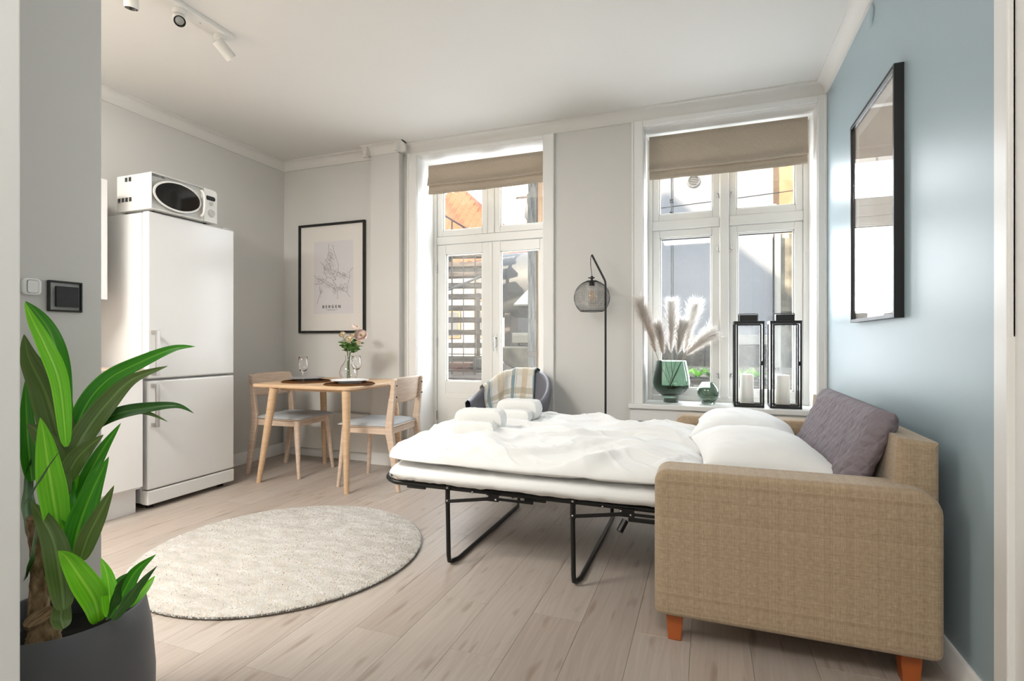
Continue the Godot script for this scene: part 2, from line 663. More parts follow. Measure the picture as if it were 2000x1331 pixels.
	# leaves
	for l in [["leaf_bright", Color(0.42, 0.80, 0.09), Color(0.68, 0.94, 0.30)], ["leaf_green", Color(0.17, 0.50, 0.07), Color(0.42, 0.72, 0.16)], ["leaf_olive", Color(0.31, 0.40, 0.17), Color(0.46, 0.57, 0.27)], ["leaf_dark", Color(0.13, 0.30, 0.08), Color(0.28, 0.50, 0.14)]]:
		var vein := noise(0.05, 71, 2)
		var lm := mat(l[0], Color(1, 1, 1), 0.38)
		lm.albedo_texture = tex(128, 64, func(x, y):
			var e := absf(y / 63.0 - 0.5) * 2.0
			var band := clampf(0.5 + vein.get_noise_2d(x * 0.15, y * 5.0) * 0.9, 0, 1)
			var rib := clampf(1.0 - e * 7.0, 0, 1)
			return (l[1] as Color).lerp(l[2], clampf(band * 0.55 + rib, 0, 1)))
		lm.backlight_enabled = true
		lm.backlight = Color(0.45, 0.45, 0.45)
	# cane bark
	var bk := noise(0.06, 81, 3)
	var bark := mat("cane_bark", Color(1, 1, 1), 0.9, 0, 0.2)
	bark.albedo_texture = tex(128, 128, func(x, y):
		var k := clampf(0.5 + bk.get_noise_2d(x * 2.0, y * 0.6) * 0.9, 0, 1)
		return Color(0.42, 0.33, 0.24).lerp(Color(0.70, 0.60, 0.47), k))
	tri_uv(bark, 6.0)
	var plume := mat("plume", Color(1, 1, 1), 0.9, 0, 0.2)
	plume.vertex_color_use_as_albedo = true
	plume.backlight_enabled = true
	plume.backlight = Color(1.0, 1.0, 1.0)

# ---------------------------------------------------------------- the room
const WZ := -3.84      # window wall
const CEIL := 2.70
const DX0 := -2.276
const DX1 := -1.168
const DTOP := 2.595
const WX0 := -0.426
const WX1 := 0.67
const WBOT := 0.60
const WTOP := 2.58

func span(b: MB, x0: float, x1: float, y0: float, y1: float, z0: float, z1: float, r := 0.0) -> MB:
	return b.box(Vector3((x0 + x1) / 2, (y0 + y1) / 2, (z0 + z1) / 2), Vector3(absf(x1 - x0), absf(y1 - y0), absf(z1 - z0)), r, 1)

func room() -> void:
	# floor boards run towards the windows
	var fl := obj("floor", span(mb(), -3.95, 0.95, -0.16, -0.012, WZ - 0.36, 1.6), M.floor_base)
	struct(fl, "pale oak laminate floor of long boards running towards the windows", "floor")
	var bw := 0.192
	var variants := []
	for L in [1.28, 0.64, 0.96]:
		for k in 4:
			var b := mb()
			b.box(Vector3.ZERO, Vector3(bw - 0.0007, 0.012, L - 0.0007), 0.0009, 1)
			for q in b.v.size():
				b.t[q] = Vector2(b.v[q].x / bw * 0.75 + 0.5 + 0.23 * k, b.v[q].z / 1.9 + 0.31 * k)
			variants.append([L, b.mesh()])
	var r2 := RandomNumberGenerator.new()
	r2.seed = 5
	var x := -3.70 + bw / 2
	while x < 0.80:
		var z := WZ + 0.0
		var first := true
		while z < 1.25:
			var kind := (r2.randi() % 3) if first else 0
			first = false
			var pick: Array = variants[kind * 4 + r2.randi() % 4]
			var L: float = pick[0]
			inst("plank", pick[1], M["floor_board_%d" % (r2.randi() % 3)], fl, Vector3(x, -0.006, z + L / 2))
			z += L
		x += bw
	# the boards in the door recess
	var sill_board := mb()
	span(sill_board, DX0, DX1, -0.012, -0.001, WZ - 0.30, WZ - 0.001)
	obj("threshold_board", sill_board, M.floor_board_1, fl)

	struct(obj("ceiling", span(mb(), -3.95, 0.95, CEIL, CEIL + 0.2, WZ - 0.36, 1.6), M.ceiling_paint), "plain off-white plaster ceiling", "ceiling")
	struct(obj("wall_left", span(mb(), -3.95, -3.70, -0.0, CEIL, WZ, 1.6), M.wall_paint), "warm grey wall behind the fridge", "wall")
	var back := mb()
	var zo := WZ - 0.36
	span(back, -3.95, DX0, 0, CEIL, zo, WZ)
	span(back, DX0, DX1, DTOP, CEIL, zo, WZ)
	span(back, DX1, WX0, 0, CEIL, zo, WZ)
	span(back, WX0, WX1, 0, WBOT - 0.04, zo, WZ)
	span(back, WX0, WX1, WTOP, CEIL, zo, WZ)
	span(back, WX1, 0.95, 0, CEIL, zo, WZ)
	struct(obj("wall_back", back, M.wall_paint), "warm grey wall with the balcony door and the tall window", "wall")
	struct(obj("wall_pillar", span(mb(), -2.685, -2.405, 0, CEIL, WZ, -3.765), M.wall_paint), "shallow grey wall pier between the map poster and the balcony door", "wall")
	struct(obj("wall_right", span(mb(), 0.72, 0.95, 0, CEIL, WZ, 1.6), M.blue_paint), "pale blue painted wall behind the sofa", "wall")
	struct(obj("wall_partition", span(mb(), -1.76, -1.65, 0, CEIL, -1.01, 0.4), M.wall_paint), "grey partition wall carrying the black light switch", "wall")
	struct(obj("wall_corner", span(mb(), -1.65, -0.985, 0, CEIL, -0.49, 1.4, 0.004), M.wall_paint), "grey wall corner in front of the potted plant", "wall")
	struct(obj("wall_front", span(mb(), -3.70, 0.72, 0, CEIL, 1.4, 1.6), M.wall_paint), "grey wall at the entrance end of the room", "wall")

	# plaster cornice
	var prof := []
	for k in 9:
		var g := PI / 2 * k / 8
		prof.append(Vector2(0.012 + 0.05 * (1 - cos(g)), -0.068 + 0.056 * sin(g)))
	prof.append(Vector2(0.066, -0.012))
	prof.append(Vector2(0.066, 0.002))
	prof.append(Vector2(-0.004, 0.002))
	prof.append(Vector2(-0.004, -0.080))
	prof.append(Vector2(0.012, -0.080))
	prof.append(Vector2(0.012, -0.068))
	# profile x points away from the wall
	var cor := mb()
	var along_x := Basis(Vector3(0, 0, 1), Vector3(0, 1, 0), Vector3(1, 0, 0))
	cor.slab(prof, -3.70, -2.685, 0, along_x, Vector3(0, CEIL, WZ))
	cor.slab(prof, -2.685 - 0.066, -2.405 + 0.066, 0, along_x, Vector3(0, CEIL, -3.765))
	cor.slab(prof, -2.405, 0.72, 0, along_x, Vector3(0, CEIL, WZ))
	cor.slab(prof, WZ, -3.70, 0, Basis(Vector3(1, 0, 0), Vector3(0, 1, 0), Vector3(0, 0, 1)), Vector3(-2.405, CEIL, 0))
	cor.slab(prof, WZ, -3.70, 0, Basis(Vector3(-1, 0, 0), Vector3(0, 1, 0), Vector3(0, 0, 1)), Vector3(-2.685, CEIL, 0))
	struct(obj("trim_1", cor, M.ceiling_paint), "white plaster cornice along the window wall", "cornice")
	struct(obj("trim_2", mb().slab(prof, WZ, -1.0, 0, Basis(), Vector3(-3.70, CEIL, 0)), M.ceiling_paint), "white plaster cornice above the fridge wall", "cornice")
	struct(obj("trim_3", mb().slab(prof, WZ, 1.4, 0, Basis(Vector3(-1, 0, 0), Vector3(0, 1, 0), Vector3(0, 0, 1)), Vector3(0.72, CEIL, 0)), M.ceiling_paint), "white plaster cornice above the blue wall", "cornice")

	# baseboards
	var bp := [Vector2(0, 0), Vector2(0.016, 0), Vector2(0.016, 0.07), Vector2(0.012, 0.076), Vector2(0.012, 0.092), Vector2(0.006, 0.1), Vector2(0, 0.1)]
	var bb := mb()
	bb.slab(bp, -3.70, -2.685, 0, along_x, Vector3(0, 0, WZ))
	bb.slab(bp, -2.685, -2.405, 0, along_x, Vector3(0, 0, -3.765))
	bb.slab(bp, DX1 + 0.09, 0.72, 0, along_x, Vector3(0, 0, WZ))
	struct(obj("baseboard_back", bb, M.trim_white), "white skirting board below the map poster", "skirting board")
	struct(obj("baseboard_left", mb().slab(bp, WZ, -1.0, 0, Basis(), Vector3(-3.70, 0, 0)), M.trim_white), "white skirting board along the fridge wall", "skirting board")
	struct(obj("baseboard_right", mb().slab(bp, WZ, -1.70, 0, Basis(Vector3(-1, 0, 0), Vector3(0, 1, 0), Vector3(0, 0, 1)), Vector3(0.72, 0, 0)), M.trim_white), "white skirting board along the blue wall", "skirting board")

	# side door in the blue wall: only its casing is in view
	var d2 := frame_node("door_2", Vector3(0.72, 0, -1.2))
	struct(d2, "white door with moulded casing at the end of the blue wall", "door")
	var cs := mb()
	for zz in [-1.66, -0.74]:
		span(cs, 0.694, 0.722, 0, 2.12, zz - 0.042, zz + 0.042, 0.006)
		span(cs, 0.688, 0.722, 0, 2.12, zz + (0.03 if zz < -1 else -0.042), zz + (0.042 if zz < -1 else -0.03), 0.005)
	span(cs, 0.694, 0.722, 2.12, 2.20, -1.70, -0.70, 0.006)
	obj("casing", cs, M.trim_white, d2, -d2.position)
	obj("door_leaf", span(mb(), 0.703, 0.725, 0.005, 2.13, -1.63, -0.77, 0.003), M.trim_white, d2, -d2.position)

	casing("trim_4", DX0, DX1, 0, DTOP, 0.085, 0.085, "white casing round the balcony door")
	casing("trim_5", WX0, WX1, WBOT, WTOP, 0.078, 0.05, "white casing round the tall window")

func casing(called: String, x0: float, x1: float, y0: float, y1: float, wl: float, wr: float, label: String) -> void:
	var b := mb()
	var top := minf(y1 + wl, CEIL - 0.08)
	for s in [[x0 - wl, x0], [x1, x1 + wr]]:
		span(b, s[0], s[1], y0, top, WZ - 0.002, WZ + 0.018, 0.003)
	span(b, x0, x1, y1, top, WZ - 0.002, WZ + 0.018, 0.003)
	# raised outer bead
	span(b, x0 - wl, x0 - wl + 0.014, y0, top, WZ + 0.014, WZ + 0.026, 0.004)
	span(b, x1 + wr - 0.014, x1 + wr, y0, top, WZ + 0.014, WZ + 0.026, 0.004)
	# painted wooden linings of the deep recess
	var zi := WZ - 0.30
	span(b, x0 - 0.001, x0 + 0.006, y0, y1, zi, WZ + 0.004)
	span(b, x1 - 0.006, x1 + 0.001, y0, y1, zi, WZ + 0.004)
	span(b, x0, x1, y1 - 0.006, y1 + 0.001, zi, WZ + 0.004)
	struct(obj(called, b, M.trim_white), label, "casing")

# one glazed wooden sash; returns its node
func sash(parent: Node3D, called: String, x0: float, x1: float, y0: float, y1: float, z: float, st: float, bottom: float, off: Vector3) -> Node3D:
	var b := mb()
	var d := 0.045
	span(b, x0, x0 + st, y0, y1, z - d, z, 0.004)
	span(b, x1 - st, x1, y0, y1, z - d, z, 0.004)
	span(b, x0 + st, x1 - st, y1 - st, y1, z - d, z - 0.0006, 0.003)
	span(b, x0 + st, x1 - st, y0, y0 + bottom, z - d, z - 0.0006, 0.003)
	# glazing bead
	var g := 0.011
	for w in [[x0 + st, x0 + st + g, y0 + bottom, y1 - st], [x1 - st - g, x1 - st, y0 + bottom, y1 - st], [x0 + st, x1 - st, y1 - st - g, y1 - st], [x0 + st, x1 - st, y0 + bottom, y0 + bottom + g]]:
		span(b, w[0], w[1], w[2], w[3], z - 0.03, z - 0.012, 0.003)
	var o := obj(called, b, M.window_white, parent, off)
	obj("pane", span(mb(), x0 + st, x1 - st, y0 + bottom, y1 - st, z - 0.028, z - 0.024), M.window_glass, o)
	return o

func openings() -> void:
	var zf := WZ - 0.28
	# ---- balcony door
	var d := frame_node("door_1", Vector3((DX0 + DX1) / 2, 0, zf))
	struct(d, "white double balcony door with glazed leaves and two fanlights", "door")
	var off := -d.position
	var f := mb()
	var x0 := DX0
	var x1 := DX1
	span(f, x0, x0 + 0.035, 0, DTOP, zf - 0.07, zf + 0.012, 0.004)
	span(f, x1 - 0.035, x1, 0, DTOP, zf - 0.07, zf + 0.012, 0.004)
	span(f, x0 + 0.035, x1 - 0.035, DTOP - 0.04, DTOP, zf - 0.07, zf + 0.011, 0.004)
	span(f, x0 + 0.035, x1 - 0.035, 0, 0.03, zf - 0.07, zf + 0.011, 0.004)
	span(f, x0 + 0.035, x1 - 0.035, 1.895, 1.965, zf - 0.07, zf + 0.008, 0.006)
	span(f, -1.722 - 0.03, -1.722 + 0.03, 1.965, DTOP - 0.04, zf - 0.07, zf + 0.006, 0.006)
	obj("frame", f, M.window_white, d, off)
	sash(d, "fanlight", x0 + 0.037, -1.754, 1.967, DTOP - 0.042, zf, 0.05, 0.05, off)
	sash(d, "fanlight", -1.690, x1 - 0.037, 1.967, DTOP - 0.042, zf, 0.05, 0.05, off)
	for s in [[x0 + 0.038, -1.7235], [-1.7205, x1 - 0.038]]:
		var leaf := sash(d, "leaf", s[0], s[1], 0.032, 1.892, zf, 0.082, 0.66, off)
		var p := mb()
		# raised lower panel with a moulded border
		span(p, s[0] + 0.082, s[1] - 0.082, 0.13, 0.58, zf - 0.002, zf + 0.004, 0.003)
		span(p, s[0] + 0.102, s[1] - 0.102, 0.15, 0.56, zf, zf + 0.009, 0.004)
		obj("lower_panel", p, M.window_white, leaf)
	var cover := obj("meeting_strip", span(mb(), -1.735, -1.709, 0.035, 1.89, zf, zf + 0.010, 0.004), M.window_white, d, off)
	var h := mb()
	h.slab(rrect(-0.012, -0.055, 0.012, 0.055, 0.010), 0, 0.006, 0.001, Basis(), Vector3(-1.678, 1.05, zf))
	h.tube([Vector3(-1.678, 1.075, zf), Vector3(-1.678, 1.075, zf + 0.04)], 0.008, 8)
	h.tube(bez([Vector3(-1.678, 1.078, zf + 0.04), Vector3(-1.678, 1.02, zf + 0.045), Vector3(-1.677, 0.96, zf + 0.038)], 4), 0.007, 8)
	obj("door_handle", h, M.steel, cover)
	for y in [0.35, 1.0, 1.65]:
		obj("hinge", mb().tube([Vector3(x0 + 0.036, y, zf + 0.008), Vector3(x0 + 0.036, y + 0.08, zf + 0.008)], 0.006, 8), M.steel, d, off)

	# ---- tall window
	var w := frame_node("window_1", Vector3((WX0 + WX1) / 2, WBOT, zf))
	struct(w, "tall white four-light casement window behind the lanterns", "window")
	off = -w.position
	f = mb()
	x0 = WX0
	x1 = WX1
	var xm := (x0 + x1) / 2
	span(f, x0, x0 + 0.04, WBOT, WTOP, zf - 0.07, zf + 0.012, 0.004)
	span(f, x1 - 0.04, x1, WBOT, WTOP, zf - 0.07, zf + 0.012, 0.004)
	span(f, x0 + 0.04, x1 - 0.04, WTOP - 0.04, WTOP, zf - 0.07, zf + 0.011, 0.004)
	span(f, x0 + 0.04, x1 - 0.04, WBOT, WBOT + 0.035, zf - 0.07, zf + 0.011, 0.004)
	obj("frame", f, M.window_white, w, off)
	obj("mullion", span(mb(), xm - 0.032, xm + 0.032, WBOT + 0.035, WTOP - 0.04, zf - 0.07, zf + 0.026, 0.008), M.window_white, w, off)
	for s in [[x0 + 0.041, xm - 0.033], [xm + 0.033, x1 - 0.041]]:
		obj("transom", span(mb(), s[0] - 0.001, s[1] + 0.001, 1.885, 1.955, zf - 0.07, zf + 0.016, 0.006), M.window_white, w, off)
		var inner: float = s[1] if s[0] < 0 else s[0]
		var sg := -1.0 if s[0] < 0 else 1.0
		for e in [[WBOT + 0.037, 1.883, 0.052], [1.957, WTOP - 0.042, 0.045]]:
			var sh := sash(w, "casement", s[0], s[1], e[0], e[1], zf, e[2], e[2], off)
			# slim dark glazing line at the head of the pane
			obj("glazing_gasket", span(mb(), s[0] + e[2] + 0.011, s[1] - e[2] - 0.011, e[1] - e[2] - 0.019, e[1] - e[2] - 0.012, zf - 0.024, zf - 0.017), M.gasket, sh)
			for y in [e[0] + 0.16, e[1] - 0.16]:
				var hk := mb()
				hk.box(Vector3(inner + sg * 0.014, y, zf + 0.004), Vector3(0.012, 0.028, 0.008), 0.002, 1)
				hk.tube(bez([Vector3(inner + sg * 0.014, y + 0.006, zf + 0.008), Vector3(inner + sg * 0.012, y - 0.012, zf + 0.018), Vector3(inner - sg * 0.004, y - 0.03, zf + 0.012)], 3), 0.003, 6)
				obj("window_hook", hk, M.steel, sh)
	# sill board and apron
	var sl := mb()
	span(sl, WX0 - 0.10, 0.7185, WBOT - 0.035, WBOT, WZ - 0.005, WZ + 0.045, 0.006)
	span(sl, WX0 + 0.001, WX1 - 0.001, WBOT - 0.039, WBOT, zf - 0.03, WZ, 0.0)
	obj("sill", sl, M.trim_white, w, off)
	obj("apron", span(mb(), WX0 - 0.09, 0.7185, WBOT - 0.125, WBOT - 0.035, WZ - 0.001, WZ + 0.02, 0.004), M.trim_white, w, off)

	blind(DX0 + 0.045, DX1 - 0.02, DTOP - 0.05, 2.375, 2.30, WZ - 0.11, "beige linen roman blind above the balcony door")
	blind(WX0 + 0.03, WX1 - 0.035, WTOP - 0.03, 2.30, 2.235, WZ - 0.13, "taupe linen roman blind above the lantern window")

func blind(x0: float, x1: float, top: float, fold: float, hem: float, z: float, label: String) -> void:
	var t := thing("roman_blind", label, "blind", Vector3((x0 + x1) / 2, hem, z), 0, "roman blinds")
	var n5 := noise(1.6, 91, 2)
	# side profile: falls, bellies out and folds back under itself
	var p := [Vector2(0, top), Vector2(0.004, top - 0.08), Vector2(0.010, fold + 0.06), Vector2(0.022, fold + 0.016), Vector2(0.026, fold + 0.004), Vector2(0.020, fold - 0.008), Vector2(0.004, fold - 0.004), Vector2(-0.004, fold + 0.02)]
	var q := [Vector2(-0.012, fold + 0.04), Vector2(-0.008, fold - 0.01), Vector2(-0.002, (fold + hem) / 2), Vector2(0.0, hem + 0.012), Vector2(-0.004, hem), Vector2(-0.010, hem + 0.006), Vector2(-0.012, hem + 0.03)]
	for k in 2:
		var src: Array = [p, q][k]
		var curve := []
		for e in src:
			curve.append(Vector3(e.x, e.y, 0))
		curve = bez(curve, 5)
		var rows := []
		for a in 41:
			var row := []
			var u := float(a) / 40
			for e in curve:
				var sag := 0.006 * sin(u * PI) + 0.004 * n5.get_noise_2d(u * 3.0, e.y * 6.0)
				row.append(Vector3(lerpf(x0, x1, u), e.y - sag * (1.0 if e.y < fold + 0.05 else 0.0), z + e.x + 0.004 * n5.get_noise_2d(u * 4.0 + 9, e.y * 8.0) * clampf((top - e.y) * 10.0, 0, 1)))
			rows.append(row)
		obj(["fabric_fold", "fabric_hem"][k], mb().grid(rows), M.blind_linen, t, -t.position)
	obj("head_rail", mb().box(Vector3((x0 + x1) / 2, top - 0.018, z - 0.017), Vector3(x1 - x0 - 0.01, 0.03, 0.026), 0.003, 1), M.white_plastic, t, -t.position)
	obj("pull_cord", mb().tube([Vector3(x0 - 0.012, top - 0.01, z - 0.01), Vector3(x0 - 0.013, hem - 0.02, z - 0.008)], 0.0016, 5), M.white_plastic, t, -t.position)

func text(called: String, s: String, size: float, m: Material, parent: Node3D, where: Vector3, turn: float, wide := 1.0, spread := 0) -> void:
	var f := SystemFont.new()
	f.font_names = PackedStringArray(["Droid Sans"])
	f.font_weight = 700
	var tm := TextMesh.new()
	tm.text = s
	var fv := FontVariation.new()
	fv.base_font = f
	fv.spacing_glyph = spread
	tm.font = fv
	tm.font_size = 64
	tm.pixel_size = size / 46.0
	tm.depth = 0.0012
	tm.curve_step = 4.0
	var o := MeshInstance3D.new()
	o.mesh = tm
	o.material_override = m
	o.name = called
	o.position = where
	o.rotation.y = turn
	o.scale = Vector3(wide, 1, 1)
	parent.add_child(o, true)

# ---------------------------------------------------------------- kitchen corner
func kitchen() -> void:
	var FX := -3.22
	var z0 := -2.235
	var z1 := -2.865
	var zc := (z0 + z1) / 2
	var f := thing("fridge_freezer", "tall white fridge freezer with two bar handles beside the kitchen units", "fridge", Vector3(-3.44, 0, zc))
	var off := -f.position
	obj("body", span(mb(), -3.685, FX - 0.062, 0.035, 1.845, z1 + 0.002, z0 - 0.002, 0.006), M.fridge_white, f, off)
	for e in [["freezer_door", 0.125, 0.800], ["fridge_door", 0.812, 1.85]]:
		var d := obj(e[0], mb().box(Vector3(FX - 0.027, (e[1] + e[2]) / 2, zc), Vector3(0.054, e[2] - e[1], z0 - z1), 0.012, 4), M.fridge_white, f, off)
		var lo: float = 0.515 if e[1] < 0.5 else 0.835
		var hi: float = 0.782 if e[1] < 0.5 else 1.115
		var hz := z0 - 0.03
		var h := mb()
		h.box(Vector3(FX + 0.045, (lo + hi) / 2, hz), Vector3(0.016, hi - lo, 0.022), 0.004, 2)
		for y in [lo + 0.012, hi - 0.012]:
			h.box(Vector3(FX + 0.02, y, hz), Vector3(0.05, 0.024, 0.02), 0.004, 1)
		obj("bar_handle", h, M.brushed, d)
	obj("door_seal", span(mb(), FX - 0.063, FX - 0.054, 0.13, 1.84, z1 + 0.01, z0 - 0.01), M.grey_plastic, f, off)
	obj("plinth", mb().box(Vector3(FX - 0.030, 0.075, zc), Vector3(0.058, 0.088, z0 - z1), 0.008, 2), M.fridge_white, f, off)
	for zz in [z0 - 0.06, z1 + 0.06]:
		obj("foot", mb().lathe(Vector3(FX - 0.07, 0, zz), [Vector2(0, 0), Vector2(0.02, 0), Vector2(0.02, 0.012), Vector2(0.012, 0.014), Vector2(0.012, 0.04), Vector2(0, 0.04)], 12), M.dark_slot, f, off)
		obj("foot", mb().lathe(Vector3(-3.64, 0, zz), [Vector2(0, 0), Vector2(0.02, 0), Vector2(0.02, 0.012), Vector2(0.012, 0.014), Vector2(0.012, 0.04), Vector2(0, 0.04)], 12), M.dark_slot, f, off)
	obj("hinge_cover", mb().box(Vector3(FX - 0.05, 1.856, z1 + 0.05), Vector3(0.05, 0.012, 0.05), 0.004, 1), M.fridge_white, f, off)

	# microwave on top
	var mx := -3.205
	var my := 1.862
	var a0 := -2.238
	var a1 := -2.705
	var ac := (a0 + a1) / 2
	var m := thing("microwave_oven", "white microwave oven with an oval dark window on the fridge", "microwave", Vector3(-3.36, my - 0.012, ac))
	off = -m.position
	var H := 0.228
	obj("body", mb().box(Vector3(-3.367, my + H / 2, ac), Vector3(0.29, H, a0 - a1 - 0.004), 0.006, 2), M.appliance_white, m, off)
	for p in [[-3.48, a0 - 0.05], [-3.26, a0 - 0.05], [-3.48, a1 + 0.05], [-3.26, a1 + 0.05]]:
		obj("foot", mb().lathe(Vector3(p[0], my - 0.012, p[1]), [Vector2(0, 0), Vector2(0.012, 0), Vector2(0.012, 0.014), Vector2(0, 0.014)], 10), M.dark_slot, m, off)
	# front: door with oval window, then the control strip
	var split := a1 + 0.105
	var front := obj("door", mb().slab(rrect(-a0, my, -split - 0.002, my + H, 0.006), 0, 0.03, 0.006, SIDE, Vector3(mx - 0.022, 0, 0)), M.appliance_white, m, off)
	var oval := []
	var rim := []
	var oc := Vector2(-(a0 + split) / 2 - 0.004, my + H / 2 - 0.002)
	for k in 48:
		var g := TAU * k / 48
		oval.append(oc + Vector2(cos(g) * 0.152, sin(g) * 0.084))
		rim.append(oc + Vector2(cos(g) * 0.166, sin(g) * 0.096))
	obj("window_surround", mb().slab(rim, 0, 0.006, 0.004, SIDE, Vector3(mx + 0.006, 0, 0)), M.appliance_white, front)
	obj("oven_window", mb().slab(oval, 0, 0.008, 0.001, SIDE, Vector3(mx + 0.006, 0, 0)), M.dark_glass, front)
	var hb := mb()
	hb.tube(bez([Vector3(mx + 0.008, my + 0.028, split + 0.02), Vector3(mx + 0.03, my + 0.05, split + 0.018), Vector3(mx + 0.034, my + H / 2, split + 0.016), Vector3(mx + 0.03, my + H - 0.05, split + 0.018), Vector3(mx + 0.008, my + H - 0.028, split + 0.02)], 5), 0.008, 8)
	obj("door_handle", hb, M.appliance_white, front)
	text("lettering", "SAMSUNG", 0.012, M.lettering, front, Vector3(mx + 0.0082, my + H - 0.018, a0 - 0.048), PI / 2)
	var panel := obj("control_panel", mb().slab(rrect(-split + 0.002, my, -a1, my + H, [0.006, 0.006, 0.03, 0.006]), 0, 0.03, 0.006, SIDE, Vector3(mx - 0.022, 0, 0)), M.appliance_white, m, off)
	obj("display", mb().slab(rrect(-split + 0.018, my + H - 0.078, -a1 - 0.018, my + H - 0.048, [0.008, 0.012, 0.015, 0.006]), 0, 0.003, 0.001, SIDE, Vector3(mx + 0.007, 0, 0)), M.display, panel)
	for k in [[0.0, 0.128, 0.011], [0.004, 0.062, 0.021]]:
		var kb := Basis(Vector3(0, 1, 0), Vector3(1, 0, 0), Vector3(0, 0, -1))
		var r: float = k[2]
		obj("knob", mb().lathe(Vector3(mx + 0.007, my + k[1], (split + a1) / 2 - k[0]), [Vector2(r * 1.35, 0), Vector2(r * 1.3, 0.002), Vector2(r, 0.003), Vector2(r * 0.94, 0.014), Vector2(r * 0.7, 0.017), Vector2(0, 0.017)], 20, kb), M.grey_plastic, panel)
	obj("open_button", mb().slab(rrect(-split + 0.014, my + 0.014, -a1 - 0.014, my + 0.034, 0.006), 0, 0.004, 0.002, SIDE, Vector3(mx + 0.006, 0, 0)), M.appliance_white, panel)
	# vent slots in the side that faces the kitchen
	for blk in [[-3.42, 0.188, 2], [-3.485, 0.062, 4]]:
		for c in blk[2]:
			for r in 5:
				obj("vent_slot", mb().box(Vector3(blk[0] + c * 0.034, my + blk[1] + r * 0.0055, a0 - 0.0005), Vector3(0.022, 0.0028, 0.004)), M.dark_slot, m, off)

	# base units, worktop, wall unit
	for k in 2:
		var zr := -2.195 + k * 0.6
		var b := thing("base_cabinet", ["white base cabinet right beside the fridge, handleless gloss door", "white base cabinet hidden partly by the partition wall, gloss door"][k], "cabinet", Vector3(-3.45, 0, zr + 0.3), 0, "kitchen base cabinets")
		off = -b.position
		obj("body", span(mb(), -3.69, -3.225, 0.15, 0.848, zr + 0.001, zr + 0.599), M.cabinet_white, b, off)
		obj("door", mb().box(Vector3(-3.211, 0.505, zr + 0.3), Vector3(0.02, 0.68, 0.596), 0.003, 1), M.cabinet_white, b, off)
		obj("kick_board", span(mb(), -3.285, -3.268, 0.0, 0.15, zr + 0.001, zr + 0.599), M.cabinet_white, b, off)
	tag(obj("worktop", span(mb(), -3.70, -3.19, 0.85, 0.882, -2.197, -1.0, 0.003), M.worktop_wood), "pale wood-look kitchen worktop ending at the fridge", "worktop")
	var u := thing("wall_cabinet", "white wall cabinet hung above the worktop beside the fridge", "cabinet", Vector3(-3.53, 1.295, -1.6))
	off = -u.position
	obj("body", span(mb(), -3.70, -3.39, 1.31, 2.01, -2.10, -1.1), M.cabinet_white, u, off)
	obj("door", mb().box(Vector3(-3.379, 1.655, -1.85), Vector3(0.019, 0.72, 0.497), 0.003, 1), M.cabinet_white, u, off)
	obj("door", mb().box(Vector3(-3.379, 1.655, -1.35), Vector3(0.019, 0.72, 0.497), 0.003, 1), M.cabinet_white, u, off)

	# switch and call button on the partition
	var s := thing("light_switch", "square black rocker light switch on the partition wall", "light switch", Vector3(-1.65, 1.17, -0.916))
	var sw := mb()
	sw.slab(rrect(-0.042, -0.042, 0.042, 0.042, 0.003), 0, 0.011, 0.005, SIDE)
	obj("cover_frame", sw, M.switch_dark, s)
	obj("rocker", mb().slab(rrect(-0.027, -0.029, 0.029, 0.027, 0.002), 0.008, 0.015, 0.0015, Basis(Vector3(0, 0, -1), Vector3(0, 1, 0), Vector3(1, 0, 0)).rotated(Vector3.UP, 0.03)), M.switch_dark, s)
	var cb := thing("call_button", "small white wall button beside the black switch", "button", Vector3(-1.65, 1.19, -0.838))
	obj("housing", mb().slab(rrect(-0.021, -0.022, 0.021, 0.022, 0.011), 0, 0.013, 0.004, SIDE), M.white_plastic, cb)
	obj("key_rim", mb().slab(rrect(-0.012, -0.017, 0.013, 0.017, 0.006), 0.010, 0.0135, 0.0, SIDE), M.lettering, cb)
	obj("key", mb().slab(rrect(-0.0112, -0.0162, 0.0122, 0.0162, 0.0055), 0.010, 0.0150, 0.001, SIDE), M.white_plastic, cb)

	# track spotlight
	var t := thing("track_spotlight", "white ceiling track with swivelling cylindrical spot heads", "spotlight", Vector3(-2.43, CEIL, -1.7))
	obj("rail", mb().box(Vector3(0, -0.012, 0.1), Vector3(0.085, 0.024, 1.06), 0.004, 2), M.spot_white, t)
	for e in [[-0.37, Vector3(0.16, -0.62, -0.80)], [-0.14, Vector3(0.62, -0.50, 0.42)], [0.09, Vector3(-0.10, -0.80, -0.10)]]:
		var base := Vector3(0, -0.024, e[0])
		var d: Vector3 = (e[1] as Vector3).normalized()
		var head := mb()
		head.lathe(base, [Vector2(0, 0), Vector2(0.028, 0), Vector2(0.028, -0.024), Vector2(0.012, -0.03), Vector2(0, -0.03)], 20)
		var piv := base + Vector3(0, -0.045, 0)
		head.tube([base + Vector3(0, -0.028, 0), piv], 0.007, 8)
		var bs := Basis.looking_at(d, Vector3(0.3, 0.2, 1).normalized())
		var b2 := Basis(bs.x, -bs.z, bs.y)
		head.lathe(piv - d * 0.02, [Vector2(0, -0.0), Vector2(0.026, 0.0), Vector2(0.029, 0.004), Vector2(0.029, 0.1), Vector2(0.0255, 0.1), Vector2(0.0255, 0.078)], 24, b2)
		var hd := obj("spot_head", head, M.spot_white, t)
		obj("bezel", mb().lathe(piv - d * 0.02, [Vector2(0.0255, 0.099), Vector2(0.0255, 0.08), Vector2(0.02, 0.08)], 24, b2), M.dark_slot, hd)
		obj("lens", mb().lathe(piv - d * 0.02, [Vector2(0.021, 0.080), Vector2(0.018, 0.084), Vector2(0.0, 0.086)], 20, b2), M.spot_lens, hd)
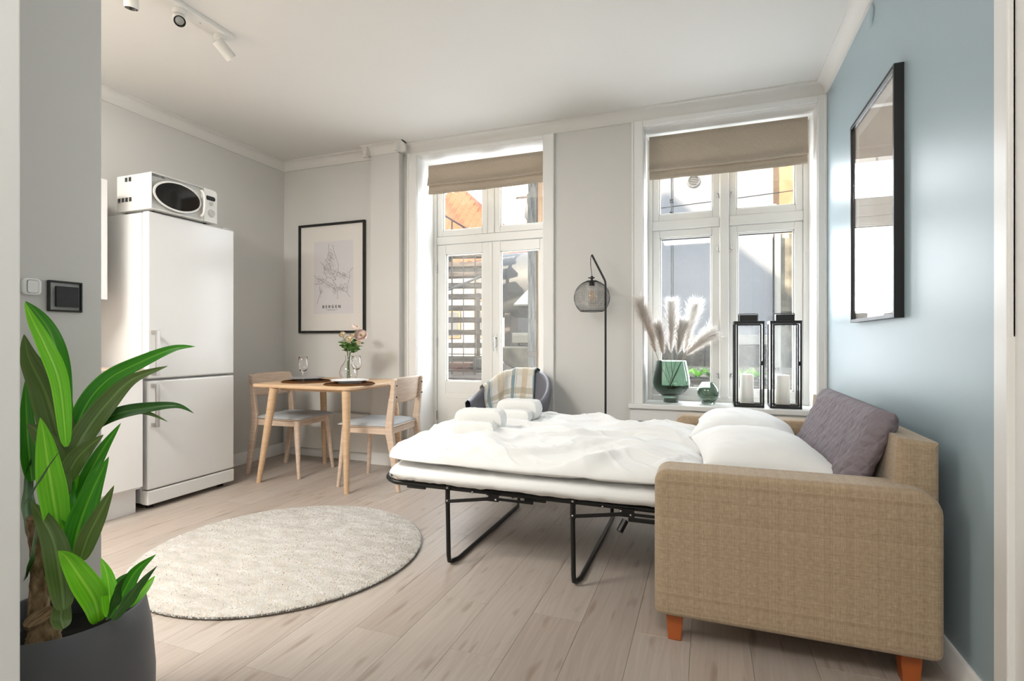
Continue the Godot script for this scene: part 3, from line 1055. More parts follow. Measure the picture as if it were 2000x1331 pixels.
	for zz in [-0.255, -0.03]:
		obj("rail_screw", mb().lathe(Vector3(0.0, -0.024, zz), [Vector2(0.005, 0), Vector2(0.004, -0.003), Vector2(0, -0.003)], 8), M.grey_plastic, t)

# flat white ceiling panels: one over the kitchen corner, one over the entrance behind the camera
func ceiling_panels() -> void:
	for e in [[Vector3(-2.70, CEIL, -0.30), Vector2(1.1, 0.9), 13.0, "square white ceiling light panel over the kitchen corner"], [Vector3(-0.13, CEIL, 0.45), Vector2(1.1, 0.9), 4.0, "square white ceiling light panel over the entrance"]]:
		var t := thing("ceiling_light_panel", e[3], "ceiling light", e[0], 0, "ceiling light panels")
		var w: Vector2 = e[1]
		obj("housing", mb().box(Vector3(0, -0.02, 0), Vector3(w.x, 0.04, w.y), 0.006, 2), M.white_plastic, t)
		obj("diffuser", mb().box(Vector3(0, -0.041, 0), Vector3(w.x - 0.04, 0.004, w.y - 0.04), 0.001, 1), M.lamp_diffuser, t)
		var a := AreaLight3D.new()
		a.name = "panel_light"
		a.area_size = w - Vector2(0.04, 0.04)
		a.position = Vector3(0, -0.046, 0)
		a.rotation.x = -PI / 2
		a.light_color = Color(1.0, 0.985, 0.96)
		a.light_energy = e[2]
		a.area_range = 12.0
		a.area_attenuation = 2.0
		a.shadow_enabled = true
		t.add_child(a)

# ---------------------------------------------------------------- dining corner
func leg_tube(b: MB, a: Vector3, e: Vector3, r0: float, r1: float) -> MB:
	return b.tube([a, a.lerp(e, 0.5), e], [r0, (r0 + r1) * 0.51, r1], 12)

func dining() -> void:
	# table
	var t := thing("dining_table", "square pale birch dining table with rounded corners and splayed legs", "table", Vector3(-2.68, 0, -3.285))
	var hx := 0.44
	var hz := 0.385
	obj("table_top", mb().slab(rrect(-hx, -hz, hx, hz, 0.06, 8), 0.71, 0.735, 0.009, LIE), M.table_wood, t)
	var ap := mb()
	for s in [-1.0, 1.0]:
		ap.box(Vector3(0, 0.696, s * (hz - 0.15)), Vector3(0.56, 0.030, 0.018), 0.002, 1)
		ap.box(Vector3(s * (hx - 0.15), 0.696, 0), Vector3(0.018, 0.030, 0.46), 0.002, 1)
	obj("apron", ap, M.table_wood, t)
	for l in [[-0.225, 0.365, -0.425, 0.31], [0.385, 0.345, 0.372, 0.325], [-0.385, -0.335, -0.39, -0.365], [0.30, -0.345, 0.352, -0.40]]:
		obj("leg", leg_tube(mb(), Vector3(l[0], 0.711, l[1]), Vector3(l[2], 0.0, l[3]), 0.030, 0.0175), M.table_wood, t)

	# chair, facing +x
	var c := thing("dining_chair", "pale wood dining chair with a grey seat pad against the fridge wall", "chair", Vector3(-3.13, 0, -3.335), 0.03, "dining chairs")
	make_chair(c)
	copy(c, "dining_chair", Vector3(-2.255, 0, -3.30), PI + 0.07, "pale wood dining chair with a light pad, its curved back towards the bed")

	# laid table
	var ty := 0.735
	var seats := [[Vector3(-2.865, ty, -3.20), "plate_grey", "round brown woven placemat under the grey plate", "dark grey dinner plate on the placemat"], [Vector3(-2.41, ty, -3.125), "plate_white", "round brown woven placemat under the white plate", "white dinner plate on the placemat by the window"]]
	for s in seats:
		var pm := mb()
		pm.lathe(Vector3.ZERO, [Vector2(0, 0), Vector2(0.178, 0), Vector2(0.18, 0.002), Vector2(0.176, 0.006), Vector2(0.165, 0.005), Vector2(0, 0.005)], 40)
		for k in 12:
			var ring := []
			var r := 0.015 + k * 0.0138
			for g in 48:
				ring.append(Vector3(cos(TAU * g / 48) * r, 0.006 + 0.0006 * sin(g * 3.0 + k), sin(TAU * g / 48) * r))
			pm.tube(ring, 0.0052, 6, true)
		var o := obj("placemat", pm, M.seagrass, self, s[0])
		tag(o, s[2], "placemat", "woven placemats")
		var pl := mb()
		pl.lathe(Vector3.ZERO, [Vector2(0, 0.004), Vector2(0.075, 0.004), Vector2(0.078, 0.0), Vector2(0.082, 0.0), Vector2(0.085, 0.006), Vector2(0.125, 0.017), Vector2(0.133, 0.020), Vector2(0.133, 0.022), Vector2(0.125, 0.0205), Vector2(0.088, 0.011), Vector2(0.075, 0.008), Vector2(0, 0.008)], 48)
		var o2 := obj("dinner_plate", pl, M[s[1]], self, s[0] + Vector3(0, 0.0112, -0.005))
		tag(o2, s[3], "plate", "dinner plates")
	for g in [[Vector3(-2.77, ty, -3.06), "stemmed wine glass in front of the grey plate"], [Vector3(-2.535, ty, -3.37), "stemmed wine glass beside the flower vase"]]:
		var w := thing("wine_glass", g[1], "wine glass", g[0], 0, "wine glasses")
		var gl := mb()
		gl.lathe(Vector3.ZERO, [Vector2(0, 0), Vector2(0.033, 0), Vector2(0.034, 0.0015), Vector2(0.015, 0.004), Vector2(0.005, 0.010), Vector2(0.0038, 0.03), Vector2(0.0036, 0.075), Vector2(0.006, 0.084), Vector2(0.022, 0.094), Vector2(0.034, 0.112), Vector2(0.037, 0.132), Vector2(0.035, 0.160), Vector2(0.030, 0.195), Vector2(0.0292, 0.1956), Vector2(0.0286, 0.195), Vector2(0.0335, 0.160), Vector2(0.0355, 0.132), Vector2(0.0325, 0.113), Vector2(0.021, 0.0965), Vector2(0.0, 0.090)], 28)
		obj("bowl_and_stem", gl, M.clear_glass, w)
	# vase with flowers
	var vp := Vector3(-2.655, ty, -3.43)
	var v := mb()
	v.lathe(Vector3.ZERO, [Vector2(0, 0), Vector2(0.042, 0), Vector2(0.05, 0.004), Vector2(0.066, 0.035), Vector2(0.070, 0.065), Vector2(0.060, 0.105), Vector2(0.036, 0.14), Vector2(0.024, 0.162), Vector2(0.022, 0.185), Vector2(0.028, 0.20), Vector2(0.0265, 0.2005), Vector2(0.0195, 0.186), Vector2(0.0215, 0.162), Vector2(0.0335, 0.139), Vector2(0.0575, 0.104), Vector2(0.0675, 0.065), Vector2(0.0635, 0.036), Vector2(0.047, 0.007), Vector2(0, 0.006)], 32)
	var vo := obj("flower_vase", v, M.clear_glass, self, vp)
	tag(vo, "round clear glass vase holding the pale ranunculus", "vase")
	var fl := [[Vector3(0.03, 0.385, -0.05), 0.040, "petal", "pale pink ranunculus seen from the side, topmost in the vase"], [Vector3(-0.03, 0.335, 0.03), 0.027, "petal_cream", "small cream ranunculus above the leaves, below the topmost pink one"], [Vector3(0.045, 0.300, 0.05), 0.031, "petal_cream", "cream ranunculus with a dark eye in the middle of the bunch"], [Vector3(0.035, 0.328, -0.01), 0.024, "petal_cream", "half-open cream bud behind the middle ranunculus"], [Vector3(0.135, 0.325, 0.02), 0.050, "petal", "large blush ranunculus leaning towards the balcony door"], [Vector3(0.12, 0.27, 0.03), 0.019, "petal_cream", "green-white bud below the large blush ranunculus"]]
	for k in fl.size():
		var e: Array = fl[k]
		var tip: Vector3 = e[0]
		var r: float = e[1]
		var ft := thing("ranunculus", e[3], "flower", vp + Vector3(0, 0.02, 0), 0, "flowers in the glass vase")
		var foot := Vector3(0.012 * cos(k * 1.3), 0.0, 0.012 * sin(k * 1.3))
		var neck := Vector3(0.008 * cos(k * 1.3 + 0.5), 0.165, 0.008 * sin(k * 1.3 + 0.5))
		var dir := Vector3(tip.x * 0.8 + 0.25, 0.45, 0.75).normalized()
		if k == 0: dir = Vector3(0.5, 0.9, -0.1).normalized()
		var x := dir.cross(Vector3(0.2, 0.1, 1)).normalized()
		var bs := Basis(x, dir, x.cross(dir))
		obj("stem", mb().tube(bez([foot, neck, neck.lerp(tip, 0.55) + Vector3(0, 0.012, 0), tip - dir * r * 0.12], 5), 0.0022, 6), M.stem_green, ft)
		var bl := mb()
		for ring in 9:
			var np := 8
			for p in np:
				var ga := TAU * (p + ring * 0.37) / np
				var rr := r * (1.0 - ring * 0.098)
				var open := 1.25 - ring * 0.045
				var rows := []
				for a in 5:
					var row := []
					var s := float(a) / 4
					var ang := s * open
					for q in 5:
						var w := (float(q) / 4 - 0.5) * 2.0
						var hw := 0.62 * sin(PI * (0.12 + 0.80 * s)) * w
						var rad := rr * sin(0.22 + ang * 1.35)
						row.append(tip + bs * Vector3(cos(ga + hw) * rad, rr * (0.55 - cos(0.1 + ang * 1.35) * 0.62) + ring * r * 0.035, sin(ga + hw) * rad))
					rows.append(row)
				bl.grid(rows)
		var bo := obj("bloom", bl, M[e[2]], ft)
		obj("flower_eye", mb().lathe(tip + dir * r * 0.55, [Vector2(r * 0.20, 0), Vector2(r * 0.15, r * 0.10), Vector2(0, r * 0.14)], 10, bs), M.petal_core, bo)
		var lf := mb()
		for q in 9:
			var s := 0.45 + 0.07 * q
			var p0: Vector3 = neck.lerp(tip, s * 0.72)
			var ga := q * 2.4 + k
			var dd := Vector3(cos(ga), 0.35, sin(ga)).normalized()
			leaf_into(lf, [p0, p0 + dd * 0.030, p0 + dd * 0.062 + Vector3(0, -0.010, 0)], 0.015, 4, 0.1, dd.cross(Vector3.UP).rotated(dd, 0.5 + 0.3 * q))
		obj("leaves", lf, M.stem_green, ft)

	# panel heater below the poster
	var h := thing("panel_heater", "low white electric panel heater on the wall below the poster", "heater", Vector3(-3.19, 0.08, -3.80))
	obj("panel", mb().box(Vector3(0, 0.165, 0.0), Vector3(0.93, 0.33, 0.035), 0.006, 2), M.heater_white, h)
	obj("grille", mb().box(Vector3(0, 0.331, -0.006), Vector3(0.9, 0.006, 0.018), 0.001, 1), M.grey_plastic, h)
	obj("control_box", mb().box(Vector3(0.48, 0.16, -0.012), Vector3(0.045, 0.16, 0.03), 0.004, 1), M.white_plastic, h)
	obj("control_display", mb().box(Vector3(0.482, 0.195, 0.0045), Vector3(0.036, 0.036, 0.004), 0.001, 1), M.switch_dark, h)
	for s in [-0.3, 0.3]:
		obj("wall_bracket", mb().box(Vector3(s, 0.16, -0.028), Vector3(0.03, 0.2, 0.024)), M.heater_white, h)

func make_chair(c: Node3D) -> void:
	for s in [-1.0, 1.0]:
		# rear post: one bent board from floor to backrest
		var post := [Vector2(-0.262, 0), Vector2(-0.236, 0), Vector2(-0.150, 0.40), Vector2(-0.148, 0.46), Vector2(-0.196, 0.77), Vector2(-0.222, 0.785), Vector2(-0.232, 0.775), Vector2(-0.205, 0.46), Vector2(-0.208, 0.41)]
		obj("leg", mb().slab(post, -0.014, 0.014, 0.006, Basis().rotated(Vector3.UP, s * 0.04), Vector3(0, 0, s * 0.195)), M.chair_wood, c)
		obj("leg", leg_tube(mb(), Vector3(0.195, 0.435, s * 0.172), Vector3(0.238, 0, s * 0.198), 0.024, 0.0125), M.chair_wood, c)
	var ap := mb()
	ap.box(Vector3(0.19, 0.413, 0), Vector3(0.018, 0.045, 0.33), 0.003, 1)
	ap.box(Vector3(-0.17, 0.413, 0), Vector3(0.018, 0.045, 0.37), 0.003, 1)
	for s in [-1.0, 1.0]:
		ap.box(Vector3(0.01, 0.413, s * 0.182), Vector3(0.35, 0.045, 0.018), 0.003, 1, Basis().rotated(Vector3.UP, s * 0.05))
	obj("seat_rail", ap, M.chair_wood, c)
	obj("seat", mb().slab(rrect(-0.185, -0.20, 0.235, 0.20, [0.03, 0.07, 0.07, 0.03], 6), 0.436, 0.447, 0.004, LIE), M.chair_wood, c)
	obj("seat_pad", mb().cushion(Vector3(0.03, 0.449, 0), 0.42, 0.415, 0.026, 0.004, Basis(), 24, 6.0), M.pad_fabric, c)
	var rings := []
	var n := 20
	for a in n + 1:
		var u := float(a) / n * 2 - 1
		var z := u * 0.222
		var x := -0.186 - 0.032 * (1 - u * u)
		var h0 := 0.606 + 0.018 * u * u
		var h1 := 0.790 - 0.016 * pow(absf(u), 6)
		var th := 0.0065
		var end := 1.0 if absf(u) < 0.99 else 0.55
		var ring := []
		for q in [[-1, 0.0], [-1, 0.08], [-1, 0.5], [-1, 0.92], [-1, 1.0], [1, 1.0], [1, 0.92], [1, 0.5], [1, 0.08], [1, 0.0]]:
			var f: float = 0.5 + (q[1] - 0.5) * end
			var tt: float = th * (0.55 if q[1] in [0.0, 1.0] else 1.0) * end
			ring.append(Vector3(x + q[0] * tt - 0.020 * (f - 0.5), lerpf(h0, h1, f), z))
		rings.append(ring)
	var br := obj("backrest", mb().grid(rings, false, true), M.chair_wood, c)
	for s in [-1.0, 1.0]:
		for y in [0.655, 0.735]:
			obj("screw", mb().tube([Vector3(-0.226, y, s * 0.195), Vector3(-0.232, y + 0.001, s * 0.195)], 0.006, 8), M.dark_slot, br)

# blade of a leaf along a curve
func leaf_into(b: MB, pts: Array, w: float, k := 8, fold := 0.25, droop_side := Vector3.ZERO, wave := 0.0) -> void:
	var cv := bez(pts, k)
	var m := cv.size()
	var rows := []
	for a in m:
		var s := float(a) / (m - 1)
		var d: Vector3 = (cv[mini(a + 1, m - 1)] - cv[maxi(a - 1, 0)]).normalized()
		var side := d.cross(Vector3.UP) if droop_side == Vector3.ZERO else droop_side
		if side.length() < 0.05:
			side = d.cross(Vector3(1, 0, 0))
		side = (side - d * side.dot(d)).normalized()
		var up := side.cross(d)
		var hw := w * (0.16 * (1 - s) + 2.15 * pow(s, 0.62) * pow(1 - s, 1.12))
		var row := []
		for q in 7:
			var e := float(q) / 3 - 1
			var rip := wave * hw * sin(s * 17.0 + e * 2.0) * absf(e)
			row.append(cv[a] + side * hw * e + up * (absf(e) * hw * fold + rip))
		rows.append(row)
	b.grid(rows)

# ---------------------------------------------------------------- sofa bed
var dn1: FastNoiseLite
var dn2: FastNoiseLite

func duvet_wrinkle(s: float, q: float, side: float) -> float:
	var x := s * 0.76
	var z := q * 0.58
	var broad := 0.030 * dn1.get_noise_2d(x * 1.0, z * 1.3)
	# long soft ridges, mostly running along the bed
	var bend := 0.25 * dn1.get_noise_2d(x * 0.8 + 30, z * 0.8)
	var fold := 1.0 - absf(dn2.get_noise_2d(x * 0.5 + 3.0, (z + bend) * 1.9)) * 2.6
	var fine := 1.0 - absf(dn2.get_noise_2d(x * 1.1 + 40 - z * 0.5, z * 2.4 + x * 0.9)) * 2.6
	var crease := 1.0 - absf(dn2.get_noise_2d(x * 1.3 + z * 2.2 + 80, z * 4.0 - x * 2.0)) * 3.0
	return (broad + 0.024 * smoothstep(0.0, 1.0, fold) + 0.010 * smoothstep(0.1, 1.0, fine) + 0.006 * smoothstep(0.2, 1.0, crease)) * (1.0 if side > 0 else 0.3)

func sofa_bed() -> void:
	dn1 = noise(1.1, 101, 2)
	dn2 = noise(1.7, 102, 1)
	var t := thing("sofa_bed", "beige woven two-seat sofa bed pulled out, along the blue wall", "sofa bed", Vector3(0.24, 0, -2.64))
	var off := -t.position
	for z in [[-2.03, -1.87], [-3.41, -3.25]]:
		obj("armrest", mb().slab(rrect(-0.17, 0.10, 0.655, 0.605, [0.026, 0.026, 0.075, 0.045], 6), z[0], z[1], 0.022, Basis(), Vector3.ZERO, 4), M.sofa_fabric, t, off)
	obj("backrest", mb().slab([Vector2(0.52, 0.14), Vector2(0.668, 0.14), Vector2(0.668, 0.735), Vector2(0.562, 0.748)], -3.36, -1.945, 0.02, Basis(), Vector3.ZERO, 3), M.sofa_fabric, t, off)
	obj("seat_base", span(mb(), 0.02, 0.53, 0.11, 0.31, -3.255, -2.025, 0.01), M.sofa_fabric, t, off)
	for p in [[-0.105, -1.94], [0.585, -1.94], [-0.105, -3.34], [0.585, -3.34]]:
		var rows := []
		for e in [[0.031, 0.1], [0.031, 0.098], [0.024, 0.004], [0.022, 0.0]]:
			rows.append(e)
		var fm := mb()
		var o := [Vector2(-0.030, 0.102), Vector2(0.030, 0.102), Vector2(0.022, 0), Vector2(-0.022, 0)]
		fm.slab(o, -0.026, 0.026, 0.004, Basis(), Vector3(p[0], 0, p[1]))
		obj("foot", fm, M.orange_wood, t, off)

	# folding steel frame
	var fy := 0.362
	var rail := []
	var zn := -2.19
	var zf := -3.15
	var xe := -1.50
	rail.append(Vector3(0.05, fy, zn))
	rail.append(Vector3(xe + 0.09, fy, zn))
	for k in 6:
		var g := PI / 2 * (k + 1) / 7
		rail.append(Vector3(xe + 0.09 - 0.09 * sin(g), fy + 0.012 * sin(g), zn - 0.09 + 0.09 * cos(g)))
	rail.append(Vector3(xe, fy + 0.012, zn - 0.09))
	rail.append(Vector3(xe, fy + 0.012, zf + 0.09))
	for k in 6:
		var g := PI / 2 * (k + 1) / 7
		rail.append(Vector3(xe + 0.09 - 0.09 * cos(g), fy, zf + 0.09 - 0.09 * sin(g)))
	rail.append(Vector3(xe + 0.09, fy, zf))
	rail.append(Vector3(0.05, fy, zf))
	var bf := obj("bed_frame", mb().tube(rail, 0.0125, 10), M.bed_steel, t, off)
	for x in [-1.13, -0.535]:
		var u := [Vector3(x, fy - 0.005, zn + 0.012), Vector3(x + 0.004, 0.05, zn + 0.008), Vector3(x + 0.004, 0.022, zn + 0.002), Vector3(x + 0.006, 0.0115, zn - 0.02), Vector3(x + 0.02, 0.0115, zn - 0.06), Vector3(x + 0.02, 0.0115, zf + 0.06), Vector3(x + 0.006, 0.0115, zf + 0.02), Vector3(x + 0.004, 0.022, zf), Vector3(x + 0.004, 0.05, zf - 0.006), Vector3(x, fy - 0.005, zf - 0.012)]
		obj("support_leg", mb().tube(u, 0.0105, 9), M.bed_steel, bf)
		for s in [[zn + 0.014, 1.0], [zf - 0.014, -1.0]]:
			var lk := mb()
			lk.box(Vector3(x + 0.002, fy - 0.03, s[0]), Vector3(0.024, 0.085, 0.006), 0.002, 1)
			lk.box(Vector3(x + 0.105, fy - 0.042, s[0] + s[1] * 0.006), Vector3(0.22, 0.016, 0.004), 0.001, 1, Basis().rotated(Vector3(0, 0, 1), 0.16))
			lk.box(Vector3(x + 0.23, fy - 0.018, s[0] + s[1] * 0.004), Vector3(0.06, 0.035, 0.006), 0.002, 1)
			lk.box(Vector3(x + 0.33, fy - 0.024, s[0]), Vector3(0.18, 0.012, 0.005), 0.001, 1)
			obj("hinge_link", lk, M.bed_steel, bf)
			for q in [[0.002, 0.004], [0.002, -0.056], [0.205, -0.014], [0.245, -0.026], [0.13, -0.004]]:
				obj("rivet", mb().lathe(Vector3(x + q[0], fy + q[1], s[0] + s[1] * 0.003), [Vector2(0.006, 0), Vector2(0.0055, 0.004), Vector2(0.003, 0.006), Vector2(0, 0.0065)], 10, Basis(Vector3(1, 0, 0), Vector3(0, 0, s[1]), Vector3(0, 1, 0))), M.steel, bf)
		obj("frame_clip", mb().box(Vector3(x - 0.17, fy - 0.014, zn + 0.004), Vector3(0.10, 0.012, 0.012), 0.003, 1), M.bed_steel, bf)
	obj("cross_tube", mb().tube([Vector3(-0.31, fy - 0.045, zn + 0.03), Vector3(-0.33, fy - 0.085, zn + 0.055)], 0.014, 12), M.bed_steel, bf)
	obj("frame_link", mb().box(Vector3(-0.10, fy - 0.045, zn + 0.014), Vector3(0.40, 0.018, 0.008), 0.002, 1), M.bed_steel, bf)
	for k in 9:
		obj("frame_slat", mb().box(Vector3(-1.36 + k * 0.19, fy + 0.004, (zn + zf) / 2), Vector3(0.05, 0.006, zn - zf - 0.01), 0.002, 1), M.bed_steel, bf)
	var mn := noise(1.5, 110, 2)
	var mt := mb().cushion(Vector3(-0.467, 0.421, -2.665), 1.98, 1.105, 0.050, 0.045, Basis(), 90, 15.0, 0.0, func(u, q, _d): return 0.006 * mn.get_noise_2d(u * 5, q * 3) + 0.004 * mn.get_noise_2d(u * 16 + 9, q * 5), 0.0, 0.04)
	obj("mattress", mt, M.linen_white, t, off)

	# bedding
	var d := obj("duvet", mb().cushion(Vector3.ZERO, 1.49, 1.16, 0.075, 0.040, Basis(), 170, 6.0, 0.0, duvet_wrinkle, 0.012, 0.07), M.linen_white, self, Vector3(-0.722, 0.508, -2.672))
	tag(d, "thick white rumpled duvet spread over the pulled-out bed", "duvet")
	var pn := noise(0.9, 120, 3)
	for p in [[Vector3(0.205, 0.556, -2.41), 0.10, "plump white pillow lying nearer the beige armrest in front", 0.0], [Vector3(0.185, 0.562, -2.955), -0.06, "plump white pillow lying nearer the window lanterns", 7.0]]:
		var sd: float = p[3]
		var po := obj("pillow", mb().cushion(Vector3.ZERO, 0.50, 0.60, 0.125, 0.075, Basis().rotated(Vector3(0, 0, 1), -0.10).rotated(Vector3.UP, p[1]), 48, 2.4, 0.07, func(s, q, _d): return 0.010 * pn.get_noise_2d(s * 1.0 + sd, q * 1.4)), M.pillow_white, self, p[0])
		tag(po, p[2], "pillow", "white pillows on the sofa bed")
	# quilted back cushion leaning on the sofa back
	var c := thing("back_cushion", "dark grey quilted back cushion leaning against the sofa back", "cushion", Vector3(0.45, 0.48, -2.53))
	var lean := Basis().rotated(Vector3(0, 0, 1), -0.42)
	var qn := noise(1.4, 130, 2)
	var qb := mb()
	qb.cushion(Vector3(0.045, 0.165, 0), 0.095, 0.98, 0.0, 0.0, lean, 2)
	qb = mb()
	var qbs := lean * Basis(Vector3(0, 1, 0), Vector3(-1, 0, 0), Vector3(0, 0, 1))
	qb.cushion(Vector3(0.055, 0.165, 0), 0.36, 0.98, 0.048, 0.048, qbs, 60, 11.0, 0.0, func(s, q, _d): return 0.006 * qn.get_noise_2d(s * 2, q * 5) - (0.008 * exp(-pow((q + 0.05) * 18, 2)) + 0.006 * exp(-pow((q - 0.62) * 26, 2))))
	obj("quilted_cover", qb, M.quilt_grey, c)

	# towels on the duvet
	var tn := noise(2.5, 140, 2)
	for e in [[Vector3(-1.085, 0.0, -2.46), 0.16, "nearer the foot of the bed", 0.585], [Vector3(-1.045, 0.0, -2.94), 0.02, "nearer the grey armchair", 0.585]]:
		var bs := Basis().rotated(Vector3.UP, e[1])
		var where: Vector3 = e[0] + Vector3(0, e[3], 0)
		var b := obj("bath_towel", mb().cushion(Vector3(0, 0.055, 0), 0.245, 0.14, 0.058, 0.052, bs, 40, 12.0, 0.0, func(s, q, _d): return 0.004 * tn.get_noise_2d(s * 3 + where.z, q * 3)), M.terry_white, self, where)
		tag(b, "thick folded white bath towel on the duvet, " + e[2], "towel", "folded white towels")
		var h := obj("hand_towel", mb().cushion(Vector3(0, 0.036, 0), 0.21, 0.08, 0.038, 0.036, bs.rotated(Vector3.UP, -0.06), 36, 9.0, 0.0, func(s, q, _d): return 0.004 * tn.get_noise_2d(s * 4 + where.z + 5, q * 3)), M.terry_white, self, where + bs * Vector3(0.0, -0.004, 0.108))
		tag(h, "small folded white hand towel leaning on the bath towel " + e[2], "towel", "folded white towels")

# ---------------------------------------------------------------- armchair, throw, floor lamp
func shell_point(a: float, s: float, out: float) -> Vector3:
	# tub shell: a = angle from the middle of the back, s = 0 seat .. 1 lip
	var k := absf(a) / 2.15
	var top := lerpf(0.80, 0.60, smoothstep(0.15, 0.95, k))
	var r := 0.215 + 0.075 * sin(s * PI * 0.5) + out
	var y := lerpf(0.40, top, s)
	return Vector3(-cos(a) * r, y, sin(a) * r * 1.02)

func lounge() -> void:
	var t := thing("tub_armchair", "grey moulded tub armchair in front of the balcony door", "armchair", Vector3(-1.345, 0, -3.535), -1.85)
	var rows := []
	var na := 40
	for k in na + 1:
		var a := lerpf(-2.15, 2.15, float(k) / na)
		var e := 1.0 - 0.0 * k
		var row := []
		for s in 9:
			row.append(shell_point(a, float(s) / 8, -0.018))
		var top := shell_point(a, 1.0, 0.0)
		row.append(top + Vector3(0, 0.018, 0))
		for s in 9:
			row.append(shell_point(a, 1.0 - float(s) / 8, 0.018))
		rows.append(row)
	var sh := mb().grid(rows, false, true)
	obj("shell", sh, M.shell_grey, t)
	obj("seat", mb().cushion(Vector3(0.03, 0.405, 0), 0.46, 0.44, 0.04, 0.035, Basis(), 24, 4.0), M.shell_grey, t)
	for p in [[0.16, 0.15], [0.16, -0.15], [-0.14, 0.15], [-0.14, -0.15]]:
		obj("leg", leg_tube(mb(), Vector3(p[0], 0.385, p[1]), Vector3(p[0] * 1.35, 0, p[1] * 1.35), 0.014, 0.010), M.black_metal, t)
	# throw laid over the back of the armchair
	var tr := []
	var nn := noise(1.2, 150, 2)
	for k in 37:
		var u := float(k) / 36
		var a := lerpf(1.35, -0.25, u)
		var row := []
		for lay in 2:
			var ex := 0.0 if lay == 0 else 0.009
			for s in 31:
				var w := float(s if lay == 0 else 30 - s) / 30
				var slant := 0.12 * (1.0 - u) - 0.10 * maxf(0.0, u - 0.7)
				var p: Vector3
				if w < 0.45:
					p = shell_point(a + slant * (0.45 - w), lerpf(0.0, 1.0, w / 0.45), -0.028 - ex)
				elif w < 0.55:
					var g := (w - 0.45) / 0.1 * PI
					p = shell_point(a, 1.0, -(0.028 + ex) * cos(g)) + Vector3(0, 0.012 + (0.020 + ex) * sin(g), 0)
				else:
					p = shell_point(a, lerpf(1.0, 0.1, (w - 0.55) / 0.45), 0.028 + ex)
				p += Vector3(nn.get_noise_2d(u * 4, w * 2), nn.get_noise_2d(u * 5 + 20, w * 2) * 0.6, nn.get_noise_2d(u * 4 + 50, w * 2)) * 0.014
				row.append(p)
		tr.append(row)
	var th := mb().grid(tr, false, true, 1.1, 2.2)
	var o := obj("throw_blanket", th, M.plaid_wool, self, t.position)
	o.rotation.y = t.rotation.y
	tag(o, "cream and blue plaid wool throw over the back of the armchair", "blanket")

	var l := thing("floor_lamp", "black wire-globe floor lamp standing between door and window", "floor lamp", Vector3(-0.655, 0, -3.62))
	var tip := Vector3(-0.105, 1.655, -0.045)
	obj("base", mb().lathe(Vector3.ZERO, [Vector2(0, 0), Vector2(0.125, 0), Vector2(0.128, 0.004), Vector2(0.125, 0.016), Vector2(0.118, 0.02), Vector2(0, 0.02)], 36), M.black_metal, l)
	obj("pole", mb().tube([Vector3(0, 0.018, 0), Vector3(0, 0.7, 0), Vector3(0, 1.435, 0), Vector3(-0.002, 1.455, -0.001), Vector3(-0.008, 1.472, -0.004), tip], 0.0075, 10), M.black_metal, l)
	var sc := Vector3(tip.x, 1.352, tip.z)
	obj("cord", mb().tube(bez([tip, tip + Vector3(-0.008, -0.02, 0), Vector3(tip.x - 0.008, 1.58, tip.z), Vector3(tip.x, 1.51, tip.z)], 4), 0.0022, 6), M.black_metal, l)
	var so := obj("socket", mb().lathe(sc, [Vector2(0, 0.155), Vector2(0.008, 0.155), Vector2(0.008, 0.147), Vector2(0.018, 0.145), Vector2(0.018, 0.138), Vector2(0.009, 0.135), Vector2(0.009, 0.118), Vector2(0.019, 0.115), Vector2(0.019, 0.085), Vector2(0, 0.085)], 16), M.black_metal, l)
	obj("wing_screw", mb().tube([sc + Vector3(-0.026, 0.142, 0), sc + Vector3(0.02, 0.142, 0)], 0.004, 6), M.black_metal, so)
	# wire globe, open at the bottom
	var R := 0.126
	var w := mb()
	var t0 := 0.30
	var t1 := 2.44
	for k in 60:
		var g := TAU * k / 60
		var pts := []
		for s in 17:
			var e := lerpf(t0, t1, s / 16.0)
			pts.append(sc + Vector3(sin(e) * cos(g) * R, cos(e) * R * 0.98, sin(e) * sin(g) * R))
		w.tube(pts, 0.00062, 3, false, false)
	for k in 34:
		var e := lerpf(t0, t1, k / 33.0)
		var pts := []
		for s in 40:
			var g := TAU * s / 40
			pts.append(sc + Vector3(sin(e) * cos(g) * R, cos(e) * R * 0.98, sin(e) * sin(g) * R))
		w.tube(pts, 0.0028 if k in [0, 33] else 0.00062, 6 if k in [0, 33] else 3, true)
	obj("wire_shade", w, M.black_metal, l)
	var br := mb()
	for k in 3:
		var g := TAU * k / 3 + 0.4
		br.tube([sc + Vector3(0, 0.119, 0), sc + Vector3(cos(g) * R * sin(t0), cos(t0) * R * 0.98, sin(g) * R * sin(t0))], 0.002, 5)
	obj("shade_holder", br, M.black_metal, l)
	var bulb := obj("bulb", mb().lathe(sc, [Vector2(0, -0.045), Vector2(0.022, -0.042), Vector2(0.040, -0.020), Vector2(0.046, 0.005), Vector2(0.038, 0.035), Vector2(0.020, 0.062), Vector2(0.0135, 0.076), Vector2(0.0135, 0.09)], 24), M.bulb_glass, l)
	var fi := mb()
	for k in 8:
		var g := TAU * k / 8
		fi.tube([sc + Vector3(cos(g) * 0.006, 0.05, sin(g) * 0.006), sc + Vector3(cos(g) * 0.02, 0.0, sin(g) * 0.02), sc + Vector3(cos(g) * 0.008, -0.02, sin(g) * 0.008)], 0.0009, 4)
	obj("filament", fi, M.filament, bulb)

